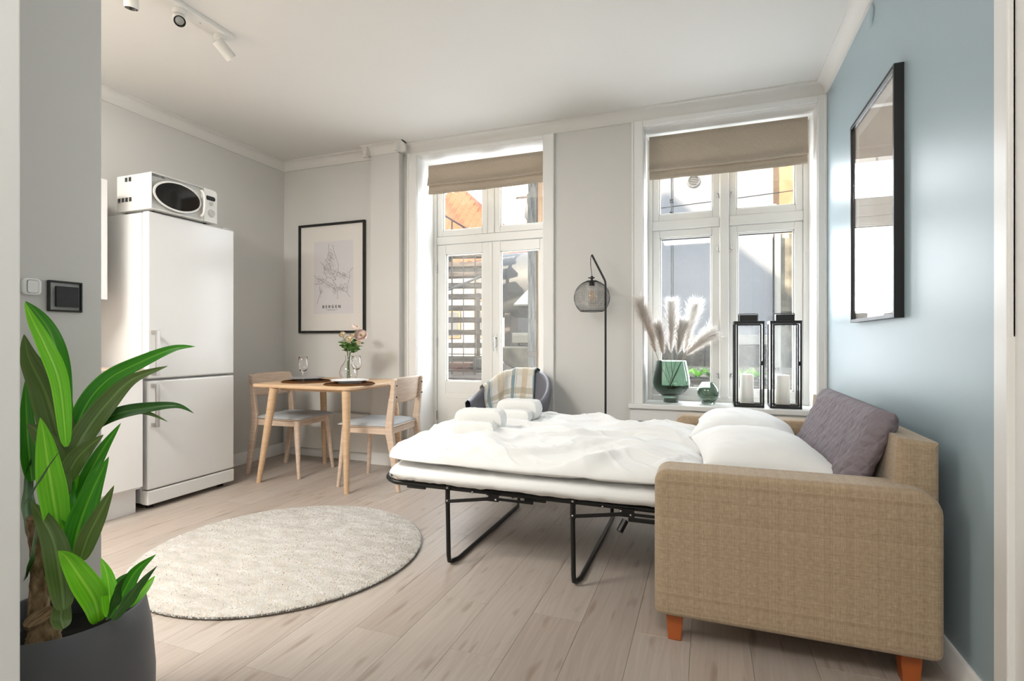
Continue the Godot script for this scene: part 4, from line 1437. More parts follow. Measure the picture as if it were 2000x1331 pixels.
# ---------------------------------------------------------------- on the window sill
func plume_mesh(pts: Array, sd: int, warm: float) -> Array:
	var r := RandomNumberGenerator.new()
	r.seed = sd
	var cv := bez(pts, 12)
	var stem := mb().tube(cv, 0.0018, 5)
	var b := mb()
	var m := cv.size()
	for k in 2800:
		var s := 0.40 + 0.60 * pow(r.randf(), 0.85)
		var f := s * (m - 1)
		var i0 := mini(int(f), m - 2)
		var p: Vector3 = (cv[i0] as Vector3).lerp(cv[i0 + 1], f - i0)
		var d: Vector3 = (cv[i0 + 1] - cv[i0]).normalized()
		var o := d.cross(Vector3(r.randf() - 0.5, r.randf() - 0.5, r.randf() - 0.5)).normalized()
		var env := 0.30 + 0.70 * sin(PI * clampf((s - 0.34) / 0.80, 0, 1))
		var L := r.randf_range(0.045, 0.15) * env
		var q1 := p + (d * 0.80 + o * 0.55) * L * 0.5
		var q2 := p + (d * r.randf_range(0.55, 0.95) + o * r.randf_range(0.35, 0.85)) * L + Vector3(0.004, -0.012, 0) * r.randf()
		var sd2 := d.cross(o).normalized() * 0.0010
		var tone := r.randf()
		var c := Color(0.96, 0.94, 0.91).lerp(Color(0.80, 0.68, 0.58), clampf(warm * (1.2 - s) + 0.25 * tone - 0.1, 0, 1))
		b.col = c
		var n := o.cross(sd2).normalized()
		var k0 := b.vert(p - sd2, n); b.vert(p + sd2, n); b.vert(q1 - sd2, n); b.vert(q1 + sd2, n); b.vert(q2, n)
		b.tri(k0, k0 + 1, k0 + 3); b.tri(k0, k0 + 3, k0 + 2); b.tri(k0 + 2, k0 + 3, k0 + 4)
	return [stem, b]

func sill_things() -> void:
	var y := WBOT
	var vp := Vector3(-0.245, y, -3.985)
	var outer := [Vector2(0, 0), Vector2(0.050, 0), Vector2(0.053, 0.004), Vector2(0.054, 0.03), Vector2(0.062, 0.05), Vector2(0.100, 0.078), Vector2(0.126, 0.11), Vector2(0.133, 0.145), Vector2(0.128, 0.19), Vector2(0.116, 0.25), Vector2(0.106, 0.302)]
	var inner := [Vector2(0.1035, 0.3025), Vector2(0.101, 0.302), Vector2(0.111, 0.25), Vector2(0.123, 0.19), Vector2(0.128, 0.145), Vector2(0.121, 0.113), Vector2(0.097, 0.085), Vector2(0.06, 0.062), Vector2(0.0, 0.056)]
	tag(obj("pampas_vase", mb().lathe(Vector3.ZERO, outer + inner, 48), M.green_glass, self, vp), "large footed smoky green glass vase on the window sill", "vase")
	var vp2 := Vector3(0.010, y, -3.97)
	var o2 := [Vector2(0, 0), Vector2(0.042, 0), Vector2(0.046, 0.003), Vector2(0.050, 0.02), Vector2(0.066, 0.045), Vector2(0.074, 0.078), Vector2(0.068, 0.112), Vector2(0.050, 0.138), Vector2(0.040, 0.152), Vector2(0.0375, 0.1522), Vector2(0.047, 0.137), Vector2(0.0645, 0.111), Vector2(0.0705, 0.078), Vector2(0.062, 0.047), Vector2(0.044, 0.022), Vector2(0, 0.018)]
	tag(obj("tealight_vase", mb().lathe(Vector3.ZERO, o2, 40), M.pale_green_glass, self, vp2), "small round pale green glass vase beside the pampas vase", "vase")
	tag(obj("tealight", mb().lathe(Vector3.ZERO, [Vector2(0, 0), Vector2(0.019, 0), Vector2(0.02, 0.014), Vector2(0.018, 0.015), Vector2(0, 0.014)], 20), M.wax, self, vp2 + Vector3(0, 0.0186, 0)), "white tealight inside the small pale green vase", "candle")

	var tips := [[1250, 592, 3.66, 0.75, "pinkish pampas plume leaning furthest towards the floor lamp"], [1312, 596, 3.84, 0.2, "white pampas plume standing upright in the green vase"], [1358, 598, 3.86, 0.25, "white pampas plume leaning slightly towards the lanterns, tallest on that side"], [1414, 628, 3.90, 0.3, "white pampas plume bending furthest over towards the lanterns"], [1390, 655, 3.80, 0.55, "beige pampas plume low beside the lantern-side plumes"], [1334, 636, 3.80, 0.35, "short cream pampas plume in the middle of the vase"], [1284, 640, 3.84, 0.7, "beige pampas plume behind the pinkish one"]]
	for k in tips.size():
		var e: Array = tips[k]
		var p := thing("pampas_plume", e[4], "dried grass", vp + Vector3(0, 0.06, 0), 0, "pampas plumes in the green vase")
		var tip: Vector3 = at(e[0], e[1], e[2]) - p.position
		var g := k * 0.9
		var foot := Vector3(-signf(tip.x - 0.02) * 0.03, 0.004, 0.02 * sin(g))
		var mouth := Vector3(clampf(tip.x * 0.45, -0.082, 0.082), 0.245, clampf(tip.z * 0.5, -0.05, 0.05))
		var mid := mouth.lerp(tip, 0.55) + Vector3(0, 0.02, 0)
		var parts := plume_mesh([foot, mouth, mid, tip], 200 + k, e[3])
		obj("stalk", parts[0], M.reed, p)
		var fo := obj("feather", parts[1], M.plume, p)
		fo.set_meta("kind", "stuff")

	# lanterns
	var l := thing("lantern", "black metal lantern with glass sides standing next to the green vases", "lantern", Vector3(0.268, y, -3.945), 0, "black lanterns on the sill")
	var W := 0.0935
	var Hh := 0.575
	var f := mb()
	for sx in [-1.0, 1.0]:
		for sz in [-1.0, 1.0]:
			f.box(Vector3(sx * (W - 0.006), Hh / 2, sz * (W - 0.006)), Vector3(0.012, Hh, 0.012), 0.0015, 1)
	for yy in [0.009, Hh - 0.006]:
		for s in [-1.0, 1.0]:
			f.box(Vector3(0, yy, s * (W - 0.006)), Vector3(2 * W - 0.024, 0.014, 0.012), 0.0015, 1)
			f.box(Vector3(s * (W - 0.006), yy, 0), Vector3(0.012, 0.014, 2 * W - 0.024), 0.0015, 1)
	obj("frame", f, M.black_metal, l)
	obj("bottom_plate", mb().box(Vector3(0, 0.006, 0), Vector3(2 * W - 0.02, 0.004, 2 * W - 0.02)), M.black_metal, l)
	obj("roof_plate", mb().box(Vector3(0, Hh + 0.003, 0), Vector3(2 * W + 0.004, 0.006, 2 * W + 0.004), 0.002, 1), M.black_metal, l)
	obj("chimney_cap", mb().box(Vector3(0, Hh + 0.028, 0), Vector3(0.112, 0.044, 0.112), 0.003, 1), M.black_metal, l)
	var hd := mb()
	hd.tube([Vector3(-0.060, Hh + 0.006, 0), Vector3(-0.061, Hh + 0.055, 0), Vector3(-0.055, Hh + 0.058, 0), Vector3(0.055, Hh + 0.058, 0), Vector3(0.061, Hh + 0.055, 0), Vector3(0.060, Hh + 0.006, 0)], 0.003, 6)
	obj("carry_handle", hd, M.black_metal, l)
	var dr := mb()
	for s in [-1.0, 1.0]:
		dr.box(Vector3(s * (W - 0.021), Hh / 2, W - 0.004), Vector3(0.010, Hh - 0.035, 0.008), 0.001, 1)
	for yy in [0.022, Hh - 0.020]:
		dr.box(Vector3(0, yy, W - 0.004), Vector3(2 * W - 0.052, 0.010, 0.008), 0.001, 1)
	var door := obj("glass_door", dr, M.black_metal, l)
	obj("pane", mb().box(Vector3(0, Hh / 2, W - 0.005), Vector3(2 * W - 0.05, Hh - 0.05, 0.002)), M.lantern_glass, door)
	var la := mb()
	la.box(Vector3(W - 0.016, Hh * 0.52, W + 0.003), Vector3(0.016, 0.03, 0.006), 0.002, 1)
	la.tube([Vector3(W - 0.016, Hh * 0.52, W + 0.005), Vector3(W - 0.018, Hh * 0.50, W + 0.012)], 0.003, 6)
	obj("latch", la, M.black_metal, door)
	for s in [-1.0, 1.0]:
		obj("pane", mb().box(Vector3(s * (W - 0.006), Hh / 2, 0), Vector3(0.002, Hh - 0.03, 2 * W - 0.026)), M.lantern_glass, l)
	obj("pane", mb().box(Vector3(0, Hh / 2, -(W - 0.006)), Vector3(2 * W - 0.026, Hh - 0.03, 0.002)), M.lantern_glass, l)
	copy(l, "lantern", Vector3(0.490, y, -3.945), 0.0, "black metal lantern with glass sides standing next to the blue wall")
	for e in [[0.268, "white pillar candle in the lantern next to the green vases"], [0.490, "white pillar candle in the lantern next to the blue wall"]]:
		var c := thing("pillar_candle", e[1], "candle", Vector3(e[0] - 0.008, y + 0.0085, -3.945), 0, "pillar candles in the lanterns")
		obj("wax_body", mb().lathe(Vector3.ZERO, [Vector2(0, 0), Vector2(0.041, 0), Vector2(0.043, 0.003), Vector2(0.043, 0.205), Vector2(0.040, 0.209), Vector2(0.034, 0.207), Vector2(0, 0.205)], 28), M.wax, c)
		obj("wick", mb().tube([Vector3(0, 0.204, 0), Vector3(0.001, 0.218, 0)], 0.0012, 5), M.dark_slot, c)

# ---------------------------------------------------------------- pictures
func picture_frame(t: Node3D, w: float, h: float, bs: Basis, bar: float, depth: float, m: Material) -> void:
	var b := mb()
	for s in [-1.0, 1.0]:
		b.box(bs * Vector3(s * (w - bar) / 2, 0, depth / 2), Vector3(bar, h, depth), 0.0015, 1, bs)
		b.box(bs * Vector3(0, s * (h - bar) / 2, depth / 2), Vector3(w - 2 * bar, bar, depth), 0.0015, 1, bs)
	obj("frame", b, m, t)

func draw_line(im: Image, p: Vector2, q: Vector2, c: Color, w: float) -> void:
	var n := int(p.distance_to(q)) + 1
	for k in n + 1:
		var r := p.lerp(q, float(k) / n)
		var e := int(ceil(w))
		for dx in range(-e, e + 1):
			for dy in range(-e, e + 1):
				var x := int(r.x) + dx
				var y := int(r.y) + dy
				if x < 0 or y < 0 or x >= im.get_width() or y >= im.get_height():
					continue
				var d := Vector2(x + 0.5, y + 0.5).distance_to(r)
				if d < w:
					im.set_pixel(x, y, im.get_pixel(x, y).lerp(c, 0.6 * (1 - d / w)))

func pictures() -> void:
	# street-map poster
	var t := thing("map_poster", "black framed street-map poster above the dining table", "poster", Vector3(-3.1475, 1.61, WZ))
	picture_frame(t, 0.723, 0.985, Basis(), 0.020, 0.026, M.black_frame)
	obj("mat_board", mb().box(Vector3(0, 0, 0.008), Vector3(0.69, 0.95, 0.006)), M.mat_board, t)
	var im := Image.create(440, 700, false, Image.FORMAT_RGB8)
	im.fill(Color(0.86, 0.845, 0.85))
	var r := RandomNumberGenerator.new()
	r.seed = 77
	var ink := Color(0.16, 0.15, 0.15)
	var sc := Vector2(440 / 600.0, 700 / 1120.0)
	var o0 := Vector2(110, 160)
	var P := func(x, y): return (Vector2(x, y) - o0) * sc
	# densely built quarters: fine crooked streets
	for blob in [[370, 480, 45, 150, 170], [300, 560, 55, 90, 110], [420, 640, 70, 70, 90], [200, 750, 60, 50, 70], [350, 830, 80, 55, 80], [560, 690, 70, 50, 80], [540, 880, 80, 60, 110], [430, 920, 35, 60, 50], [215, 920, 22, 60, 35], [360, 370, 30, 90, 40]]:
		for k in blob[4]:
			var p: Vector2 = Vector2(blob[0] + r.randfn() * blob[2] * 0.6, blob[1] + r.randfn() * blob[3] * 0.6)
			var g := r.randf() * PI
			if r.randf() < 0.6: g = 0.9 + 0.3 * r.randf()
			var L := r.randf_range(8, 34)
			draw_line(im, P.call(p.x, p.y), P.call(p.x + cos(g) * L, p.y + sin(g) * L), ink, 1.0)
	for way in [[[400, 220], [430, 360], [470, 470], [488, 560], [482, 640], [455, 690], [440, 750]], [[110, 815], [210, 818], [270, 790], [320, 712], [360, 725], [410, 765], [450, 755]], [[410, 770], [450, 860], [470, 920], [480, 1060]], [[400, 650], [440, 760]], [[100, 650], [140, 720], [200, 740], [270, 790]], [[650, 760], [620, 860], [612, 960], [660, 1030]], [[340, 200], [335, 360], [320, 420], [290, 440], [340, 510]], [[210, 470], [270, 540], [275, 640], [310, 720]], [[200, 850], [212, 960], [180, 1040], [160, 1130]], [[280, 800], [380, 870], [440, 900]], [[480, 640], [560, 700], [650, 745]], [[700, 590], [650, 660], [655, 750]], [[460, 870], [560, 930], [610, 955]]]:
		for k in way.size() - 1:
			draw_line(im, P.call(way[k][0], way[k][1]), P.call(way[k + 1][0], way[k + 1][1]), ink, 2.0)
	var mm := mat("map_print", Color(1, 1, 1), 0.85)
	mm.albedo_texture = ImageTexture.create_from_image(im)
	var pm := mb()
	pm.quad(Vector3(-0.215, -0.325, 0.0115), Vector3(0.215, -0.325, 0.0115), Vector3(0.215, 0.325, 0.0115), Vector3(-0.215, 0.325, 0.0115), Vector3(0, 0, 1))
	for k in 4:
		pm.t[k] = [Vector2(0, 1), Vector2(1, 1), Vector2(1, 0), Vector2(0, 0)][k]
	var pr := obj("map_print", pm, mm, t, Vector3(0.02, 0.005, 0))
	text("city_name", "BERGEN", 0.026, M.ink, pr, Vector3(-0.02, -0.262, 0.012), 0, 1.1, 16)
	var sm := mb()
	for k in 2:
		sm.box(Vector3(-0.02, -0.287 - k * 0.008, 0.0118), Vector3(0.13 - k * 0.05, 0.002, 0.0006))
	obj("caption_lines", sm, M.lettering, pr)
	obj("glass", mb().box(Vector3(0, 0, 0.016), Vector3(0.685, 0.945, 0.002)), M.picture_glass, t)

	# picture on the blue wall
	var b := thing("wall_picture", "black framed picture under reflecting glass on the blue wall", "picture", Vector3(0.72, 1.637, -2.768))
	var bs := Basis(Vector3(0, 0, 1), Vector3(0, 1, 0), Vector3(-1, 0, 0))
	picture_frame(b, 0.665, 0.995, bs, 0.016, 0.034, M.black_frame)
	obj("mat_board", mb().box(bs * Vector3(0, 0, 0.010), Vector3(0.006, 0.96, 0.63)), M.mat_board, b)
	var art := mat("art_print", Color(1, 1, 1), 0.8)
	var an := noise(0.012, 160, 3)
	art.albedo_texture = tex(128, 192, func(x, y):
		var k := clampf(0.5 + an.get_noise_2d(x, y) * 0.5, 0, 1)
		return Color(0.74, 0.69, 0.64).lerp(Color(0.86, 0.83, 0.80), k))
	obj("art_print", mb().box(bs * Vector3(0, 0, 0.0135), Vector3(0.001, 0.84, 0.50)), art, b)
	obj("glass", mb().box(bs * Vector3(0, 0, 0.024), Vector3(0.002, 0.96, 0.63)), M.picture_glass, b)
	# round painted-over cover high on the wall
	var c := mb()
	c.lathe(Vector3.ZERO, [Vector2(0, 0.008), Vector2(0.042, 0.008), Vector2(0.048, 0.005), Vector2(0.049, 0)], 32, Basis(Vector3(0, 1, 0), Vector3(-1, 0, 0), Vector3(0, 0, 1)))
	tag(obj("junction_cover", c, M.blue_paint, self, Vector3(0.7195, 2.563, -2.868)), "round blue-painted junction cover near the cornice", "cover")

# ---------------------------------------------------------------- potted plant and rug
func plant() -> void:
	var pc := Vector3(-1.43, 0, -0.80)
	var t := thing("potted_plant", "tall corn plant with bright green leaves in a charcoal pot", "plant", pc)
	obj("pot", mb().lathe(Vector3.ZERO, [Vector2(0, 0), Vector2(0.150, 0), Vector2(0.160, 0.008), Vector2(0.175, 0.12), Vector2(0.176, 0.22), Vector2(0.168, 0.33), Vector2(0.155, 0.405), Vector2(0.152, 0.409), Vector2(0.147, 0.407), Vector2(0.146, 0.38), Vector2(0.146, 0.30)], 56), M.pot_grey, t)
	obj("soil", mb().lathe(Vector3.ZERO, [Vector2(0.1465, 0.335), Vector2(0.12, 0.345), Vector2(0.05, 0.34), Vector2(0, 0.35)], 36), M.soil, t)
	var off := -t.position
	# ringed canes
	for e in [[at(78, 1250, 1.235), at(73, 1010, 1.21), 0.022, 0.0155, 0.0], [at(86, 1262, 1.185), at(83, 1205, 1.185), 0.031, 0.030, 1.0]]:
		var pts := []
		var rr := []
		var n := 26
		for k in n + 1:
			var s := float(k) / n
			pts.append((e[0] as Vector3).lerp(e[1], s) + Vector3(0.006 * sin(s * 5), 0, 0.004 * sin(s * 7)))
			rr.append(lerpf(e[2], e[3], s) * (1.0 + (0.05 if k % 3 == 0 else -0.02)))
		obj("cane", mb().tube(pts, rr, 14), M.cane_bark, t, off)
	# leaves: points in the picture with their real distance, half width in metres
	var Z := func(x, y): return Vector2(40 + x / 1.7714, 580 + y / 1.7714)
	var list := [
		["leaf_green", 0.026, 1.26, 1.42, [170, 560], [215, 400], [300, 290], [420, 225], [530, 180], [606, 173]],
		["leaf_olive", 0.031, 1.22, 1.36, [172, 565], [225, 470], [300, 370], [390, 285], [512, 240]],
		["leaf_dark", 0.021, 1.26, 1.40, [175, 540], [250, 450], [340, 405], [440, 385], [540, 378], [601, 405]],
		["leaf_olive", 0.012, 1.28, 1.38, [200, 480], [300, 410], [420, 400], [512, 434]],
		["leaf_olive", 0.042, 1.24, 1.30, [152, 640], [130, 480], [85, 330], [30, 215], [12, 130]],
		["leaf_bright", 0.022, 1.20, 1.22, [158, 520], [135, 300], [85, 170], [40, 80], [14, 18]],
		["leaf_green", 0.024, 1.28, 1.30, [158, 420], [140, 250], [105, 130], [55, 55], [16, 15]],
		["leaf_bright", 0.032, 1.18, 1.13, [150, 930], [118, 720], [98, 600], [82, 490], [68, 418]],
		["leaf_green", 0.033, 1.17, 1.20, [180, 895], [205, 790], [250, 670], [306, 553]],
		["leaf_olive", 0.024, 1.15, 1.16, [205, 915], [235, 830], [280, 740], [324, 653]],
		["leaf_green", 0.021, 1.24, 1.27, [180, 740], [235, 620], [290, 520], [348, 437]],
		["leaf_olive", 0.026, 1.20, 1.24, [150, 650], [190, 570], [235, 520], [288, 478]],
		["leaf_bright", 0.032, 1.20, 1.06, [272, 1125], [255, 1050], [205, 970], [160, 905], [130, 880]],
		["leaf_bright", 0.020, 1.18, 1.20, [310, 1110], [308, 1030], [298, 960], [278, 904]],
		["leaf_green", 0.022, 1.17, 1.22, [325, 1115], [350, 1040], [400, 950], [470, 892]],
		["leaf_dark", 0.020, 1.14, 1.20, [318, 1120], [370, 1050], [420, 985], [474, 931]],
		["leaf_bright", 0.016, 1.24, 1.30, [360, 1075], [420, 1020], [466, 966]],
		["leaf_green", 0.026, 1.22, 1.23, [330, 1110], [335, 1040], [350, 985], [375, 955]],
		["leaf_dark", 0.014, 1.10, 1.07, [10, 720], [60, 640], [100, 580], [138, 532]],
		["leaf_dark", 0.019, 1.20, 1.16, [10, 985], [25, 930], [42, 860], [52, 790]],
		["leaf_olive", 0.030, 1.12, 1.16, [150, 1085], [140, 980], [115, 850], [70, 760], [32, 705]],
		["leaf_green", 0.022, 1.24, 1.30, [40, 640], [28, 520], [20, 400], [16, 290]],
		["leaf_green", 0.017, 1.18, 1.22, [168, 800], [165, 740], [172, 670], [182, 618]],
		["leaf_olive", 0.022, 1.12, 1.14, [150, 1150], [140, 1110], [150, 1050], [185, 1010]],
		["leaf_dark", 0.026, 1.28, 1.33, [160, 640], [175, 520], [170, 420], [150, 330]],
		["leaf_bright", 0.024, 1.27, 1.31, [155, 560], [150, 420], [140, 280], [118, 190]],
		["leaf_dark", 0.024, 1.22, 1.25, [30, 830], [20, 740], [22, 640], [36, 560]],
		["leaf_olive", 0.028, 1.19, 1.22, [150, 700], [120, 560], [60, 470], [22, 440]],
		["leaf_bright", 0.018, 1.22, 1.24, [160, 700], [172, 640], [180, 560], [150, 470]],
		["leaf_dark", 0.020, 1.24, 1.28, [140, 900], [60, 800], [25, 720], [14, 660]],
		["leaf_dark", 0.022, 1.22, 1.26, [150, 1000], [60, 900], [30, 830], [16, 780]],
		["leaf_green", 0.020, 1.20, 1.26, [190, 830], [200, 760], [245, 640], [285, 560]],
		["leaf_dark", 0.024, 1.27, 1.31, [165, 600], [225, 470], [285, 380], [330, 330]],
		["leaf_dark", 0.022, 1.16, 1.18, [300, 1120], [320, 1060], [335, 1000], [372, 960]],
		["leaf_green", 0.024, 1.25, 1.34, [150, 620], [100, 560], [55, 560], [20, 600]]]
	for e in list:
		var pts := []
		var n: int = e.size() - 4
		for k in n:
			var q: Vector2 = Z.call(e[4 + k][0], e[4 + k][1])
			pts.append(at(q.x, q.y, lerpf(e[2], e[3], float(k) / (n - 1))))
		var b := mb()
		# blades turn their flat side roughly to the light from the room
		var d: Vector3 = (pts[-1] - pts[0]).normalized()
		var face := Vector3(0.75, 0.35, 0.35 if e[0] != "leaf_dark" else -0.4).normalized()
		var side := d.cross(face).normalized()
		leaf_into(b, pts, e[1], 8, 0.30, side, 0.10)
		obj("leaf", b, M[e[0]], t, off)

func rug() -> void:
	var R := 0.655
	var t := thing("round_rug", "round cream wool pile rug on the pale floor", "rug", Vector3(-1.965, 0, -2.06))
	obj("backing", mb().lathe(Vector3.ZERO, [Vector2(0, 0.001), Vector2(R - 0.004, 0.001), Vector2(R, 0.004), Vector2(R, 0.013), Vector2(R - 0.004, 0.017), Vector2(0, 0.017)], 96), M.rug_wool, t)
	var r := RandomNumberGenerator.new()
	r.seed = 303
	var b := mb()
	var nn := noise(5.0, 304, 3)
	for k in 46000:
		var edge := k < 5000
		var g := r.randf() * TAU
		var d := (R - 0.003 + 0.004 * r.randf()) if edge else R * sqrt(r.randf()) * 0.998
		var p := Vector3(cos(g) * d, 0.014 if not edge else 0.008, sin(g) * d)
		var lean := Vector3(r.randfn() * 0.002, 0, r.randfn() * 0.002)
		if edge:
			lean += Vector3(cos(g), 0, sin(g)) * 0.006
		var h := 0.006 + 0.002 * r.randf()
		var tone := clampf(0.55 + 0.6 * nn.get_noise_2d(p.x, p.z * 2.6) + 0.3 * (r.randf() - 0.5), 0, 1)
		b.col = Color(0.41, 0.392, 0.362).lerp(Color(0.62, 0.61, 0.588), tone)
		# one tuft: a low three-sided tip
		var tip := p + lean + Vector3(0, h, 0)
		var a := r.randf() * TAU
		var w := r.randf_range(0.0045, 0.0065)
		var k0 := b.v.size()
		b.vert(tip, Vector3(lean.x * 40, 1, lean.z * 40).normalized())
		for q in 3:
			var e := Vector3(cos(a + TAU * q / 3), 0, sin(a + TAU * q / 3))
			b.vert(p + e * w, (e * 0.55 + Vector3.UP).normalized())
		for q in 3:
			b.tri(k0, k0 + 1 + q, k0 + 1 + (q + 1) % 3)
	var o := obj("pile", b, M.rug_pile, t)
	o.set_meta("kind", "stuff")

# ---------------------------------------------------------------- courtyard
const GY := 0.62

func outside() -> void:
	var pn := noise(0.05, 401, 3)
	var rough_tex := func(a: Color, b: Color, sx: float, sy: float, sd: int) -> ImageTexture:
		var f := noise(0.03, sd, 4)
		return tex(128, 128, func(x, y):
			return a.lerp(b, clampf(0.5 + 0.8 * f.get_noise_2d(x * sx, y * sy), 0, 1)))
	var tm := func(key: String, a: Color, b: Color, sx: float, sy: float, scale: float, sd: int) -> StandardMaterial3D:
		var m := mat(key, Color(1, 1, 1), 0.85, 0, 0.3)
		m.albedo_texture = rough_tex.call(a, b, sx, sy, sd)
		tri_uv(m, scale)
		return m
	mat("panel_grey", Color(0.50, 0.51, 0.53), 0.7)
	mat("render_white", Color(0.62, 0.61, 0.58), 0.8)
	mat("cream_paint", Color(0.55, 0.53, 0.47), 0.6)
	mat("wire", Color(0.16, 0.14, 0.13), 0.6)
	mat("rusty_steel", Color(0.27, 0.24, 0.22), 0.6, 0.2)
	mat("tank_grey", Color(0.33, 0.335, 0.34), 0.55)
	mat("dark_box", Color(0.14, 0.145, 0.15), 0.6)
	tm.call("concrete_old", Color(0.30, 0.28, 0.24), Color(0.52, 0.50, 0.44), 1.0, 1.0, 0.7, 411)
	tm.call("stone_grey", Color(0.20, 0.19, 0.17), Color(0.36, 0.34, 0.31), 1.4, 1.4, 1.2, 412)
	tm.call("paving", Color(0.32, 0.30, 0.27), Color(0.46, 0.44, 0.40), 1.2, 1.2, 0.8, 413)
	tm.call("weathered_wood", Color(0.22, 0.19, 0.17), Color(0.42, 0.38, 0.34), 0.4, 3.0, 1.4, 414)
	tm.call("post_wood", Color(0.20, 0.20, 0.20), Color(0.46, 0.46, 0.45), 4.0, 0.5, 1.6, 415)
	tm.call("plaster_orange", Color(0.55, 0.42, 0.30), Color(0.66, 0.54, 0.42), 1.0, 1.0, 0.3, 416)
	tm.call("roof_tile_a", Color(0.48, 0.27, 0.17), Color(0.60, 0.37, 0.25), 1.0, 1.0, 2.0, 417)
	tm.call("roof_tile_b", Color(0.42, 0.22, 0.14), Color(0.56, 0.33, 0.22), 1.0, 1.0, 2.0, 418)
	tm.call("brick_red", Color(0.30, 0.17, 0.12), Color(0.42, 0.27, 0.20), 1.0, 1.0, 2.0, 419)

	# this house's own gable roof and outer wall, which shade the yard
	var gable := [Vector2(1.67, 2.90), Vector2(-2.30, 6.51), Vector2(-6.27, 2.90)]
	var rf := obj("roof", mb().slab(gable, WZ - 0.36, 1.6), M.render_white)
	struct(rf, "gable roof of this house above the ceiling", "roof")

	# ground: paved yard, light well before the door
	var g := obj("ground", span(mb(), -16, 12, -0.3, GY, -30, -4.95), M.paving)
	struct(g, "paved courtyard ground outside the windows", "ground")
	obj("light_well_floor", span(mb(), -6, 4, -0.3, -0.06, -4.95, WZ - 0.36), M.paving, g)
	for k in 9:
		obj("deck_board", mb().box(Vector3(-2.15, GY + 0.015, -5.15 - k * 0.16), Vector3(2.3, 0.03, 0.15), 0.004, 1), M.weathered_wood, g)
	var sr := RandomNumberGenerator.new()
	sr.seed = 8
	for a in 6:
		for c in 9:
			obj("paving_slab", mb().box(Vector3(-0.75 + c * 0.42 + (0.2 if a % 2 else 0.0), GY + 0.006 + 0.006 * sr.randf(), -5.35 - a * 0.62), Vector3(0.405, 0.03, 0.6), 0.006, 1), M.paving if sr.randf() < 0.6 else M.concrete_old, g)

	# grey panelled building across the yard
	var b := thing("panelled_building", "grey panelled building across the yard, its top in the sun", "building", Vector3(-0.3, GY, -9.0))
	var off := -b.position
	obj("core_wall", span(mb(), -1.55, 0.96, GY, 4.6, -11.0, -9.03), M.panel_grey, b, off)
	for e in [[-1.55, -0.518], [-0.510, 0.96]]:
		obj("wall_panel", span(mb(), e[0], e[1], 1.14, 4.6, -9.03, -8.99, 0.006), M.panel_grey, b, off)
	obj("base_band", span(mb(), -1.55, 0.98, 0.985, 1.14, -9.03, -8.95, 0.01), M.render_white, b, off)
	for k in 5:
		var x0 := -1.45 + k * 0.475
		obj("plinth_stone", mb().box(Vector3(x0 + 0.235, GY + 0.18, -8.985 + 0.02 * sr.randf()), Vector3(0.465, 0.36, 0.12), 0.02, 2), M.stone_grey, b, off)
	var v := mb()
	var vb := Basis(Vector3(1, 0, 0), Vector3(0, 0, 1), Vector3(0, 1, 0))
	v.lathe(Vector3(-0.197, 3.64, -8.99), [Vector2(0.105, 0.0), Vector2(0.105, 0.03), Vector2(0.08, 0.035), Vector2(0.075, 0.01), Vector2(0, 0.01)], 28, vb)
	var vo := obj("porthole_vent", v, M.tank_grey, b, off)
	for k in 5:
		obj("vent_slat", mb().box(Vector3(-0.197, 3.585 + k * 0.027, -8.972), Vector3(0.14, 0.008, 0.008)), M.dark_box, vo)
	tag(obj("downpipe", mb().tube([Vector3(1.02, GY, -8.92), Vector3(1.02, 2.0, -8.92), Vector3(1.02, 3.0, -8.92), Vector3(0.99, 3.1, -8.92), Vector3(0.4, 3.14, -8.92)], 0.045, 10), M.render_white), "white rain downpipe at the corner of the panelled building", "pipe")

	# old yard wall and the plastered house behind it
	var w := thing("yard_wall", "weathered concrete yard wall right of the panelled building", "wall", Vector3(2.4, GY, -9.2))
	off = -w.position
	obj("upper_wall", span(mb(), 1.0, 5.0, 1.56, 2.72, -9.4, -9.15, 0.01), M.concrete_old, w, off)
	obj("ledge", span(mb(), 0.99, 5.0, 1.50, 1.57, -9.4, -9.10, 0.01), M.concrete_old, w, off)
	obj("lower_wall", span(mb(), 1.0, 5.0, GY, 1.50, -9.4, -9.15, 0.01), M.concrete_old, w, off)
	obj("kerb_stone", mb().box(Vector3(1.9, GY + 0.13, -9.06), Vector3(1.4, 0.26, 0.16), 0.03, 2), M.stone_grey, w, off)
	var h := thing("plastered_house", "sunlit cream and orange plastered house behind the yard wall", "house", Vector3(4, GY, -16))
	off = -h.position
	obj("facade", span(mb(), 1.0, 8.0, GY, 8.5, -18, -15.5), M.plaster_orange, h, off)
	obj("pale_wing", span(mb(), -0.6, 1.6, GY, 8.2, -17.4, -14.9), M.render_white, h, off)
	for p in [[2.3, 5.2], [4.0, 5.2]]:
		var win := obj("house_window", span(mb(), p[0], p[0] + 0.7, p[1] - 0.7, p[1] + 0.5, -15.55, -15.46, 0.02), M.render_white, h, off)
		obj("pane", span(mb(), p[0] + 0.08, p[0] + 0.62, p[1] - 0.62, p[1] + 0.42, -15.46, -15.45), M.tank_grey, win)
	tag(obj("leaning_plank", mb().box(Vector3(0, 1.68, 0), Vector3(0.12, 3.38, 0.04), 0.004, 1, Basis().rotated(Vector3(0, 0, 1), 0.10)), M.plaster_orange, self, Vector3(1.9, GY, -10.6)), "ochre plank standing behind the yard wall", "plank")

	# overhead wires
	var wires := [[2.70, 3.02], [2.50, 2.78], [2.66, 2.62], [2.60, 2.56]]
